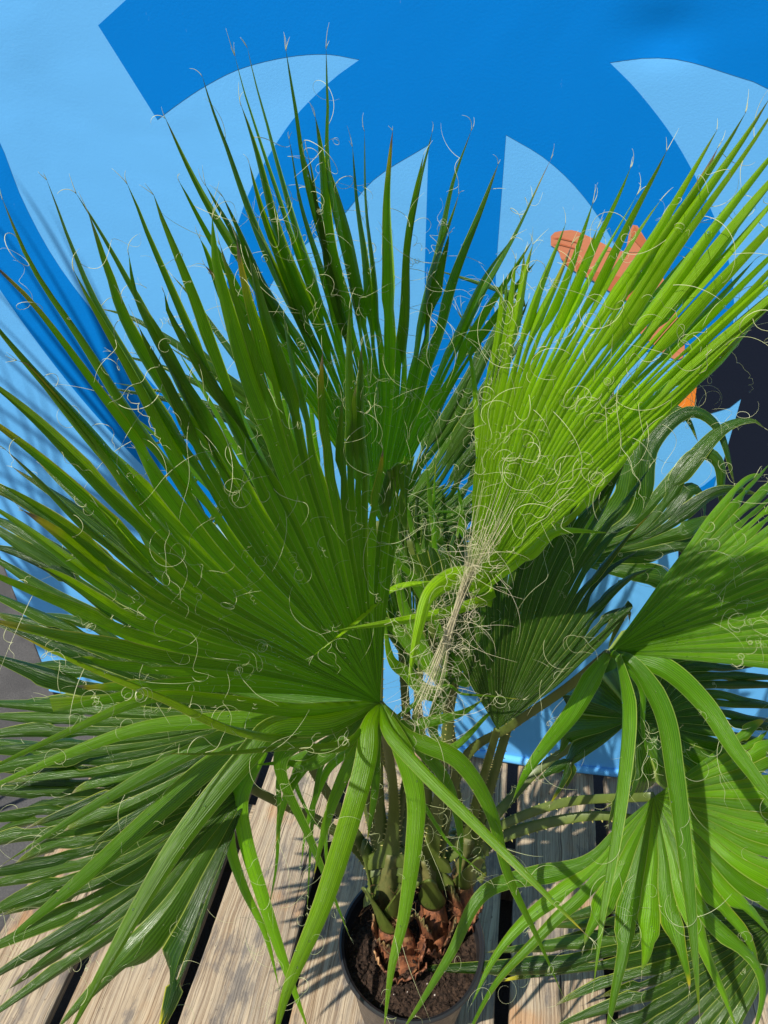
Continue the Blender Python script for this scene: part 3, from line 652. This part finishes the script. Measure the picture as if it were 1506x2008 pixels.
# --- low right fan
seg5 = [[(1170, 1600), (1060, 1650), (955, 1745), (880, 1880), (790, 2020)], [(1180, 1640), (1080, 1790), (980, 1910), (880, 2050)], [(1200, 1680), (1150, 1770), (1132, 1850)], [(1260, 1680), (1236, 1760), (1205, 1930), (1175, 2040)], [(1290, 1680), (1300, 1800), (1280, 1900)],
        [(1310, 1680), (1370, 1780), (1420, 1900), (1455, 2030)], [(1345, 1660), (1418, 1725), (1470, 1790), (1490, 1900), (1495, 2020)], [(1380, 1665), (1450, 1770), (1520, 1900)], [(1400, 1665), (1480, 1740), (1600, 1830)], [(1480, 1700), (1640, 1770)], [(1500, 1670), (1660, 1715)],
        [(1500, 1640), (1670, 1665)], [(1500, 1610), (1670, 1620)], [(1500, 1580), (1660, 1575)], [(1480, 1545), (1640, 1520)], [(1450, 1520), (1600, 1470)], [(1420, 1500), (1560, 1430)], [(1390, 1490), (1500, 1410)]]
FR[5] = frond('frond', (1283, 1562), 1.13, (-.15, -.5, .85), seg5, M['lime'], .21, w=.0140, fill=.55, drops=200, bulge=.02, seed=55, nthread=90, even=.35, foldk=.65, tips=.15, thl=(.04, .12))
# --- shaded fan behind the young one
seg6 = [[(925, 1330), (905, 1270)], [(935, 1300), (905, 1190)], [(940, 1280), (915, 1130)], [(950, 1250), (930, 1090)], [(960, 1240), (960, 1050)], [(985, 1200), (1000, 1010)], [(1005, 1180), (1030, 980)], [(1030, 1150), (1075, 930)], [(1060, 1120), (1110, 880)], [(1090, 1090), (1160, 820)], [(1110, 1080), (1200, 770)], [(1130, 1080), (1230, 790)], [(1150, 1080), (1260, 830)], [(1160, 1090), (1275, 880)], [(1170, 1110), (1280, 920)], [(1165, 1140), (1270, 985)], [(1160, 1170), (1260, 1050)],
        [(1155, 1200), (1250, 1110)], [(1140, 1240), (1240, 1165)], [(1120, 1290), (1220, 1215)]]
FR[6] = frond('frond', (975, 1430), 1.0, (-.4, -.85, .25), seg6, M['old_shaded'], .38, w=.012, fill=.4, drops=140, bulge=.03, seed=66, nthread=60, even=.6, foldk=.8, tips=.05)
# --- back right, glossy arching segments
seg7 = [[(1180, 850), (1200, 720)], [(1220, 830), (1270, 720)], [(1250, 850), (1320, 800), (1345, 815), (1360, 850)], [(1270, 880), (1340, 810), (1400, 840), (1418, 945)], [(1290, 930), (1400, 850), (1470, 815), (1503, 825)], [(1290, 960), (1350, 900), (1400, 905), (1412, 985)],
        [(1300, 990), (1350, 955), (1385, 965), (1390, 1000)], [(1310, 1000), (1400, 965), (1510, 972)], [(1250, 1010), (1310, 1000), (1420, 1015)], [(1260, 1040), (1340, 1030), (1400, 1060)], [(1280, 1070), (1360, 1052)], [(1260, 1110), (1330, 1130)]]
FR[7] = frond('frond', (1120, 1100), 1.13, (-.2, -.8, .5), seg7, M['old_shaded'], .17, w=.0165, bulge=.03, seed=77, nthread=40, even=.3, foldk=.3, tips=.05)
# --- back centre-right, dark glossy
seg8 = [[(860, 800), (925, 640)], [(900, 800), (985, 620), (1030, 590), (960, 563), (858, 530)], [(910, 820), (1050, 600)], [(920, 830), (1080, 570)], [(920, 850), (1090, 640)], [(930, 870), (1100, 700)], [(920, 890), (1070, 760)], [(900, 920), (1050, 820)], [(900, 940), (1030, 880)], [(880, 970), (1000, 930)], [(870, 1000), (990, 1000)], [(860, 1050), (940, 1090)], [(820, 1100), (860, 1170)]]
FR[8] = frond('frond', (765, 1035), 1.12, (-.1, -.9, .3), seg8, M['old_shaded'], .14, w=.0115, fill=.6, bulge=.02, seed=88, nthread=110, even=.3, foldk=.65, tips=.1)
# --- back left
seg9 = [[(520, 800), (300, 640), (175, 552)], [(530, 800), (420, 640), (350, 540)], [(520, 830), (350, 730), (200, 690)], [(500, 850), (360, 790), (190, 760)], [(520, 880), (380, 850), (250, 880)], [(540, 920), (420, 920), (330, 960)], [(560, 960), (460, 980), (400, 1040)]]
FR[9] = frond('frond', (690, 1020), 1.15, (.1, -.9, .35), seg9, M['old_shaded'], .14, w=.012, fill=.7, bulge=.02, seed=99, nthread=60, even=.3, foldk=.65, tips=.1)
FR[20] = frond('frond', (655, 1170), 1.1, (.1, -.9, .2), [[(250, 800)], [(300, 740)], [(350, 690)], [(400, 650)], [(455, 600)], [(500, 610)], [(545, 640)], [(590, 660)], [(625, 720)]], M['leaf'], .22, w=.0105, fill=.6, bulge=.02, seed=202, nthread=40, even=.3, foldk=.75, tips=.05, bend=.3)
# --- left, behind the front fan
seg14 = [[(470, 1120), (330, 860)], [(420, 1120), (200, 880)], [(360, 1140), (60, 880)], [(330, 1150), (-40, 910)], [(300, 1180), (-60, 955)], [(300, 1200), (-60, 1010)], [(300, 1230), (-60, 1075)], [(300, 1260), (-60, 1130)], [(345, 1310), (146, 1240), (-40, 1192)], [(300, 1330), (-60, 1280)], [(270, 1362), (-80, 1372)], [(270, 1385), (-80, 1430)], [(270, 1420), (-70, 1490)], [(300, 1450), (0, 1540)], [(340, 1480), (60, 1620)], [(380, 1490), (180, 1660)]]
FR[14] = frond('frond', (560, 1400), 1.06, (.25, -.75, .6), seg14, M['old_shaded'], .31, w=.0175, fill=.85, bulge=.03, seed=140, nthread=50, even=.4, foldk=.65, tips=.1)
# --- low left dark fan
seg10 = [[(250, 1470), (-80, 1440)], [(250, 1510), (-80, 1500)], [(250, 1545), (-90, 1555)], [(250, 1575), (-90, 1600)], [(250, 1600), (-90, 1650)], [(250, 1625), (-70, 1720)], [(250, 1650), (-60, 1790)], [(240, 1700), (-60, 1870)], [(260, 1725), (80, 1860), (-60, 1945)], [(330, 1695), (200, 1830), (0, 1985), (-60, 2030)],
         [(360, 1720), (330, 1840), (305, 1870), (300, 2030)], [(420, 1690), (390, 1840), (318, 2030)]]
st10 = []
st10b = [dict(p=[(472, 1560, 1.08), (478, 1645, 1.07), (512, 1760, 1.07), (552, 1880, 1.08), (608, 2030, 1.1)], w=.0135, f=.25, tip=.2, e=3, r=1.0),
        dict(p=[(455, 1570, 1.09), (448, 1650, 1.08), (475, 1740, 1.08), (520, 1835, 1.09), (548, 1940, 1.1)], w=.012, f=.3, tip=.1)]
FR[10] = frond('frond', (490, 1545), 1.1, (.15, -.5, .85), seg10, M['old_shaded'], .29, w=.0180, fill=.5, strips=st10, bulge=.03, seed=101, nthread=70, even=.4, foldk=.65, tips=.1)
FR[17] = frond('frond', (520, 1475), 1.05, (.1, -.6, .8), [], M['lime'], .1, strips=st10b, seed=171, nthread=30)
# --- low far right, near the deck
seg12 = [[(1300, 1700), (1150, 1680)], [(1300, 1740), (1130, 1740)], [(1300, 1780), (1110, 1790)], [(1300, 1830), (1060, 1850)], [(1300, 1870), (1050, 1895), (778, 1897)], [(1300, 1900), (1120, 1960)], [(1320, 1930), (1090, 2020)], [(1340, 1960), (1200, 2060)], [(1380, 1980), (1300, 2080)], [(1420, 1990), (1380, 2100)]]
FR[12] = frond('frond', (1540, 1800), 1.3, (-.1, -.4, .9), seg12, M['old_shaded'], .36, w=.019, fill=.7, bulge=.03, seed=121, nthread=50, even=.5, foldk=.65, tips=.1)
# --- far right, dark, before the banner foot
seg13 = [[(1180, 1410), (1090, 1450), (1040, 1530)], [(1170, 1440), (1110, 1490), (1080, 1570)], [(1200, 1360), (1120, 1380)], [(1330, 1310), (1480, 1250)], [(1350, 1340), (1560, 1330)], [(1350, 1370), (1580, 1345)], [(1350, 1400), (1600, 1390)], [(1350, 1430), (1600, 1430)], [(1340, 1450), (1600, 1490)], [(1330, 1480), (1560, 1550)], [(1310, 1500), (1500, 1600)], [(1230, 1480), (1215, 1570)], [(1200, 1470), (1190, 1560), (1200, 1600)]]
FR[13] = frond('frond', (1240, 1410), 1.2, (0, -.6, .75), seg13, M['old_shaded'], .16, w=.012, fill=.6, bulge=.03, seed=131, nthread=40, even=.3, foldk=.65, tips=.05)
# --- small inner leaves
seg15 = [[(640, 1600), (600, 1690)], [(660, 1620), (650, 1720)], [(690, 1600), (700, 1750)]]
stI = [dict(p=[(620, 1480, 1.05), (575, 1520, 1.06), (600, 1590, 1.08), (640, 1640, 1.1)], w=.009, f=.4), dict(p=[(660, 1490, 1.06), (630, 1530, 1.07), (600, 1620, 1.1), (590, 1700, 1.12)], w=.009, f=.4),
       dict(p=[(640, 1480, 1.05), (615, 1560, 1.07), (607, 1660, 1.09), (602, 1790, 1.1)], w=.007, f=.4), dict(p=[(680, 1500, 1.05), (640, 1600, 1.07), (640, 1700, 1.09), (655, 1790, 1.1)], w=.007, f=.4),
       dict(p=[(560, 1500, 1.05), (545, 1600, 1.06), (540, 1700, 1.08), (525, 1790, 1.1)], w=.008, f=.4),
       dict(p=[(820, 1420, 1.0), (900, 1400, .98), (950, 1370, .96)], w=.010, f=.2), dict(p=[(800, 1430, 1.0), (880, 1470, 1.02), (960, 1400, 1.03), (1000, 1380, 1.03)], w=.009, f=.3),
       dict(p=[(860, 1350, .95), (905, 1362, .93), (960, 1366, .92), (1025, 1372, .90)], w=.005, f=.6, tip=1)]
FR[15] = frond('frond', (735, 1440), 1.0, (0, -.8, .6), [], M['leaf'], .1, strips=stI, seed=151, nthread=50)
seg18 = [[(690, 1090)], [(715, 1010)], [(745, 950)], [(775, 930)], [(800, 900)], [(835, 915)], [(870, 940)], [(905, 960)], [(935, 1010)], [(960, 1060)], [(970, 1130)]]
FR[18] = frond('frond', (815, 1330), 1.16, (0, -.9, .4), seg18, M['old_shaded'], .13, w=.010, fill=.5, bulge=.02, seed=181, nthread=60, even=.2, foldk=.65, tips=.05)
seg19 = [[(590, 1330)], [(600, 1240)], [(620, 1180)], [(650, 1120)], [(690, 1080)], [(730, 1100)], [(760, 1160)]]
FR[19] = frond('frond', (700, 1440), 1.12, (.1, -.9, .4), seg19, M['old_shaded'], .12, w=.013, fill=.6, bulge=.02, seed=191, nthread=30, even=.2, foldk=.65, tips=.05)
# --- centre tuft between the fans
stC = [dict(p=[(905, 1250, 1.06), (880, 1120, 1.06), (850, 1020, 1.05), (835, 900, 1.03)], w=.012, f=.35), dict(p=[(860, 1260, 1.08), (830, 1150, 1.08), (840, 1040, 1.08), (880, 960, 1.08)], w=.012, f=.35), dict(p=[(900, 1300, 1.0), (925, 1180, .99), (935, 1060, .98), (930, 960, .96)], w=.012, f=.3),
       dict(p=[(860, 1330, 1.02), (820, 1250, 1.02), (790, 1180, 1.02), (775, 1080, 1.0)], w=.013, f=.3), dict(p=[(850, 1360, 1.02), (800, 1320, 1.0), (770, 1290, .98), (752, 1200, .97)], w=.013, f=.3), dict(p=[(920, 1330, 1.02), (950, 1290, 1.02), (985, 1220, 1.02)], w=.013, f=.3),
       dict(p=[(830, 1300, 1.05), (770, 1230, 1.06), (700, 1200, 1.06), (620, 1180, 1.06)], w=.012, f=.3), dict(p=[(860, 1380, 1.02), (850, 1440, 1.02), (900, 1500, 1.02)], w=.011, f=.3), dict(p=[(850, 1180, .98), (770, 1090, .94), (760, 1000, .92), (752, 900, .9)], w=.007, f=.4), dict(p=[(880, 1150, .98), (905, 1030, .95), (897, 950, .93), (893, 935, .925)], w=.011, f=.2),
       dict(p=[(900, 1080, .98), (910, 1020, .95), (860, 1005, .93), (783, 1022, .9)], w=.009, f=.3, n=(0, -.5, 1)), dict(p=[(860, 1150, 1.0), (850, 1020, .98), (855, 900, .96)], w=.008, f=.5, tip=1),
       dict(p=[(900, 1200, 1.05), (830, 1100, 1.04), (800, 1000, 1.03), (790, 900, 1.0)], w=.009, f=.4), dict(p=[(870, 1250, 1.0), (800, 1120, .98), (775, 1060, .97), (790, 1180, .95), (800, 1280, .94)], w=.008, f=.3)]
FR[16] = frond('frond', (885, 1330), 1.02, (0, -.9, .4), [], M['leaf'], .1, strips=stC, seed=161, nthread=90, thl=(.05, .16))

# ------------------------------------------------------------------ stems, husks
def H3(x, y, h): return H(x, y, h)
def stem(path, rads, name='trunk'):
    c = spline([H3(*p) for p in path], 26); V, Fc = [], []; n = 22; rg = random.Random(len(name)+int(path[0][0]))
    for i, q in enumerate(c):
        r = np.interp(i/25, np.linspace(0, 1, len(rads)), rads); r *= 1+.05*math.sin(i*1.9)
        for k in range(n): a = 2*math.pi*k/n; rr = r*(1+.05*math.sin(5*a+i*.5)+.02*rg.random()); V.append(q+Vector((math.cos(a)*rr, math.sin(a)*rr, 0)))
    for i in range(25):
        for k in range(n): k2 = (k+1) % n; Fc.append((i*n+k, i*n+k2, (i+1)*n+k2, (i+1)*n+k))
    Fc.append(tuple(25*n+k for k in range(n))); o = mesh(name, V, Fc, M['husk'], palm); return o, c
def husk(parent, c, ang, r, z0, hgt, wid, flare, seed):
    """a curved aged leaf base wrapped round the stem with a torn upper edge"""
    rg = random.Random(seed); V, Fc = [], []; nu, nv = 18, 12
    for j in range(nv+1):
        for i in range(nu+1):
            s = i/nu*2-1; t = j/nv; a = ang+s*wid*(1-.35*t); hh = hgt*t*(1-.35*s*s)+(.010*math.sin(s*17+seed)+.006*rg.uniform(-1, 1))*(t > .9)
            rr = r*(1+.10*math.sin(t*3))+flare*t*t+.0015*math.sin(i*2.7); V.append(Vector((c.x+rr*math.cos(a), c.y+rr*math.sin(a), z0+hh)))
    w_ = nu+1
    for j in range(nv):
        for i in range(nu): Fc.append((j*w_+i, j*w_+i+1, (j+1)*w_+i+1, (j+1)*w_+i))
    o = mesh('leaf_base', V, Fc, M['husk'], parent); md = o.modifiers.new('s', 'SOLIDIFY'); md.thickness = .0025; return o
s1, c1 = stem([(785, 1880, .205), (770, 1820, .25), (758, 1760, .30), (762, 1705, .36), (768, 1670, .40)], [.034, .030, .022, .017, .011])
s2, c2 = stem([(850, 1850, .205), (850, 1790, .25), (845, 1730, .30), (835, 1680, .36)], [.028, .024, .018, .012])
s3, c3 = stem([(905, 1800, .205), (905, 1750, .26), (912, 1690, .33), (920, 1640, .40)], [.024, .022, .019, .012])
rg = random.Random(5)
for (st_, c, lst) in ((s1, c1, [(-2.6, .036, .205, .05, 1.0, .012), (-1.2, .038, .205, .045, 1.1, .016), (-.2, .034, .207, .06, .9, .010), (-2.0, .030, .235, .06, 1.0, .012), (-.8, .026, .255, .07, .9, .01), (2.6, .03, .23, .07, 1.0, .012)]),
                     (s2, c2, [(-1.6, .029, .205, .06, 1.0, .012), (-.4, .027, .21, .09, 1.0, .010), (-2.4, .025, .23, .08, .9, .012)]),
                     (s3, c3, [(-1.8, .026, .205, .045, 1.1, .014), (-.5, .026, .21, .07, .9, .012), (-2.4, .023, .25, .07, .9, .01)])):
    for k_, (a, r, z0, hg, wd, fl) in enumerate(lst):
        i = min(range(26), key=lambda q: abs(c[q].z-z0)); husk(st_, c[i], a, r, z0, hg, wd, fl, k_+int(c[0].x*100))
def sheath(c, k0, ang, L, seed):
    rg = random.Random(seed); V, Fc = [], []; nu, nv = 14, 12; q = c[k0]
    for j in range(nv+1):
        t = j/nv
        for i in range(nu+1):
            s_ = i/nu*2-1; wd = 1.2*(1-t)**1.6+.22; a = ang+s_*wd; r = .022+.012*t*t+.004*(1-t); z = q.z+L*t*(1-.12*s_*s_)
            V.append(Vector((q.x+(c[min(25, k0+6)].x-q.x)*t+r*math.cos(a)*(1+.5*t), q.y+(c[min(25, k0+6)].y-q.y)*t+r*math.sin(a)*(1+.5*t), z)))
    w_ = nu+1
    for j in range(nv):
        for i in range(nu): Fc.append((j*w_+i, j*w_+i+1, (j+1)*w_+i+1, (j+1)*w_+i))
    o = mesh('sheath', V, Fc, M['petiole'], palm); md = o.modifiers.new('s', 'SOLIDIFY'); md.thickness = .003; return o
for k_, (c, k0, a, L) in enumerate(((c1, 8, -2.4, .13), (c1, 11, -.9, .12), (c1, 12, 2.6, .13), (c2, 12, -1.7, .12), (c3, 12, -1.3, .13))): sheath(c, k0, a, L, k_)
rg = random.Random(404); hair = []
for k_ in range(420):
    c = rg.choice((c1, c1, c2, c3)); q = c[rg.randrange(0, 20)]; a = rg.uniform(0, 6.28); o_ = Vector((math.cos(a), math.sin(a), 0)); r_ = rg.uniform(.018, .036)
    hair.append((thread(q+o_*r_, o_*rg.uniform(-.3, .7)+Vector((rg.gauss(0, .4), rg.gauss(0, .4), rg.uniform(-1, .8))), rg.uniform(.01, .05), o_, rg, .5, grav=6, ns=10), rg.uniform(.0002, .0005)))
hr = tubes(hair, .0003, M['husk_hair'], 'stem_fibres', palm, 3); hr['kind'] = 'stuff'
# ------------------------------------------------------------------ petioles
def petiole(par, pts, w0=.009, w1=.005, thorns=True, seed=0):
    c = spline(pts, 40); V, Fc, TH = [], [], []; n = 12; rg = random.Random(seed+3); N = (TCAM-c[0]).normalized()
    for i, q in enumerate(c):
        T = (c[min(i+1, 39)]-c[max(i-1, 0)]).normalized(); N = (N-T*N.dot(T)).normalized(); B = T.cross(N); f = i/39
        w0 = w0*.82 if i == 0 else w0; w_ = (w0*1.9 if f < .03 else w0)*(1-f)+w1*f; w_ *= 1+1.7*math.exp(-f*10)
        for k in range(n):
            a = 2*math.pi*k/n; x = math.cos(a); y = math.sin(a)*.48; y = y if y < 0 else y*.35; V.append(q+B*x*w_+N*y*w_)
        if i:
            for k in range(n): k2 = (k+1) % n; Fc.append(((i-1)*n+k, (i-1)*n+k2, i*n+k2, i*n+k))
        if thorns and 1 < i < 30 and i % 1 == 0:
            for sd in (-1, 1):
                b0 = q+B*sd*w_*.95; L = rg.uniform(.003, .0065)*(1-f*.7); d = (B*sd*.8+T*rg.uniform(-.2, .8)).normalized()
                TH.append((b0-T*.0018, b0+T*.0018, b0+N*.001, b0+d*L))
    Fc.append(tuple(39*n+k for k in range(n)))
    o = mesh('petiole', V, Fc, M['petiole'], par)
    if TH:
        V, Fc = [], []
        for t in TH:
            b_ = len(V); V += list(t); Fc += [(b_, b_+2, b_+3), (b_+2, b_+1, b_+3), (b_+1, b_, b_+3)]
        V = [Vector(v) for v in V]; o.data  # thorns share the petiole mesh
        me = o.data; vv = [v.co.copy() for v in me.vertices]; ff = [tuple(p.vertices) for p in me.polygons]; ofs = len(vv)
        m2 = bpy.data.meshes.new('petiole'); m2.from_pydata([tuple(v) for v in vv+V], [], ff+[tuple(q+ofs for q in f) for f in Fc]); m2.materials.append(M['petiole']); m2.materials.append(M['thorn'])
        m2.polygons.foreach_set('material_index', [0]*len(ff)+[1]*len(Fc)); m2.polygons.foreach_set('use_smooth', [True]*len(ff)+[False]*len(Fc)); m2.update(); o.data = m2
    return o
A1, A2, A3 = c1[22], c2[22], c3[22]
petiole(FR[1][0], [A1, H(772, 1600, .50), H(768, 1520, .68), FR[1][1]], .011, .006)
petiole(FR[2][0], [A1, H(745, 1600, .48), H(742, 1400, .75), H(745, 1200, .93), FR[2][1]], .010, .006, seed=1)
petiole(FR[8][0], [c1[20], H(800, 1560, .48), H(790, 1300, .75), H(775, 1150, .87), FR[8][1]], .010, .006, seed=2)
petiole(FR[9][0], [c1[20], H(720, 1560, .45), H(690, 1350, .70), H(685, 1150, .86), FR[9][1]], .009, .005, seed=3)
petiole(FR[10][0], [c1[15], H(715, 1678, .37), H(640, 1618, .48), H(560, 1580, .57), FR[10][1]], .012, .007, seed=4)
petiole(FR[14][0], [c1[16], H(700, 1640, .42), H(620, 1520, .60), FR[14][1]], .011, .006, seed=5)
petiole(FR[3][0], [A2, H(858, 1600, .50), H(880, 1400, .72), H(915, 1240, .90), FR[3][1]], .011, .006, seed=6)
petiole(FR[6][0], [A3, H(935, 1570, .52), H(955, 1500, .64), FR[6][1]], .010, .005, seed=7)
petiole(FR[4][0], [c2[16], H(905, 1500, .58), H(1000, 1425, .70), H(1110, 1350, .82), FR[4][1]], .011, .007, seed=8)
petiole(FR[5][0], [c1[13], H(850, 1700, .33), H(960, 1630, .42), H(1100, 1575, .52), FR[5][1]], .011, .007, seed=9)
petiole(FR[7][0], [A3, H(955, 1560, .50), H(1010, 1380, .70), H(1070, 1200, .88), FR[7][1]], .010, .006, seed=10)
petiole(FR[13][0], [A3, H(970, 1600, .45), H(1080, 1490, .52), FR[13][1]], .010, .006, seed=11)
petiole(FR[12][0], [c3[16], H(980, 1640, .38), H(1200, 1600, .48), H(1420, 1680, .42), FR[12][1]], .011, .006, seed=12)
petiole(FR[15][0], [c1[16], H(820, 1600, .45), H(845, 1480, .62), H(860, 1390, .70)], .009, .004, seed=21)
petiole(FR[16][0], [A3, H(895, 1560, .50), H(885, 1440, .68), H(850, 1280, .85), H(848, 1100, 1.0)], .009, .005, seed=22)
petiole(FR[16][0], [c1[18], H(790, 1560, .50), H(815, 1400, .70), H(830, 1200, .90), H(800, 1050, 1.02)], .008, .004, seed=23)
petiole(FR[15][0], [A1, H(775, 1560, .52), FR[15][1]], .008, .005, seed=13)
petiole(FR[20][0], [c1[18], H(715, 1560, .50), H(680, 1350, .74), FR[20][1]], .009, .005, seed=33)
petiole(FR[18][0], [A2, H(840, 1560, .52), FR[18][1]], .009, .005, seed=31)
petiole(FR[19][0], [c1[18], H(730, 1600, .48), FR[19][1]], .009, .005, seed=32)
petiole(FR[16][0], [A2, H(850, 1600, .50), H(880, 1450, .68), FR[16][1]], .008, .005, seed=14)
# ------------------------------------------------------------------ dry thread bundle beside the young frond
rg = random.Random(77); B_ = []
core = [(822, 1400, .93), (850, 1330, .89), (880, 1240, .85), (912, 1150, .815), (948, 1060, .755), (982, 970, .715), (1012, 885, .69)]
for k_ in range(75):
    a = rg.uniform(0, .45); e = rg.uniform(.55, 1.0); spd = rg.gauss(0, 1); spd2 = rg.gauss(0, 1)
    cs = spline([P(*q) for q in core], 30); i0 = int(a*29); i1 = max(i0+6, int(e*29)); pts = []
    for i in range(i0, i1):
        f = i/29; wob = (.0014+.0022*abs(math.sin(f*5+1))+.020*max(0, f-.6)*1.6+.015*max(0, .3-f))
        pts.append(cs[i]+Vector((spd*wob, spd2*wob*.5, .2*spd*wob)))
    if len(pts) > 5: B_.append((pts, rg.uniform(.0002, .0004)))
for k_ in range(230):
    q = core[rg.randrange(0, 5)]; st_ = P(q[0]+rg.gauss(0, 22), q[1]+rg.gauss(0, 36), q[2]+rg.uniform(-.02, .03))
    B_.append((thread(st_, Vector((rg.gauss(0, 1), rg.gauss(0, 1), rg.gauss(0, 1))), rg.uniform(.02, .10), Vector((0, -1, 0)), rg), .0002))
tb = tubes(B_, .0004, M['bundle'], 'dry_thread_bundle', palm, 3); tb['kind'] = 'stuff'

# ------------------------------------------------------------------ neighbouring palm, left of the frame: its crown shades the banner's left side
pn = empty('fan_palm', (-1.3, .95, -.16)); tag(pn, 'second taller fan palm beyond the left edge, shading the left side of the banner', 'palm')
def onb(x, y, k): u, v = buv(x, y); return BO+BU*u+Vector((0, 0, v))+sv*k
def nfan(hubpx, tips, k, seed):
    h = onb(hubpx[0], hubpx[1], k); return frond('frond', h, 0, (.2, -.95, .1), [[onb(x, y, k+d)] for x, y, d in tips], M['old_shaded'], .3, w=.012, seed=seed, nthread=0, owner=pn, even=.2, tips=.1)
rg = random.Random(9)
nf = [nfan((330, 960), [(x, y, rg.uniform(-.04, .04)) for x, y in ((-330, 760), (-320, 660), (-300, 580), (-270, 520), (-240, 460), (-200, 420), (-160, 390), (-120, 370), (-70, 350), (-20, 335), (40, 335), (100, 400), (150, 480), (190, 560))], 1.5, 201),
      nfan((150, 1230), [(x, y, rg.uniform(-.04, .04)) for x, y in ((-420, 1050), (-400, 960), (-380, 880), (-340, 810), (-300, 750), (-250, 700), (-200, 660), (-140, 640), (-80, 640), (-20, 660), (30, 700), (70, 760))], 1.7, 202)]
pb_ = Vector((-1.3, .95, .16))
for (o_, hh) in nf: petiole(o_, [pb_, pb_.lerp(hh, .5)+Vector((-.06, 0, .1)), hh], .012, .007, False)
mesh('trunk', [pb_+Vector((.04*math.cos(a)*(1-z*.6), .04*math.sin(a)*(1-z*.6), -.2+z*.25)) for z in np.linspace(0, 1, 8) for a in np.linspace(0, 2*math.pi, 17)[:16]], [(i*16+k, i*16+(k+1) % 16, (i+1)*16+(k+1) % 16, (i+1)*16+k) for i in range(7) for k in range(16)], M['husk'], pn)
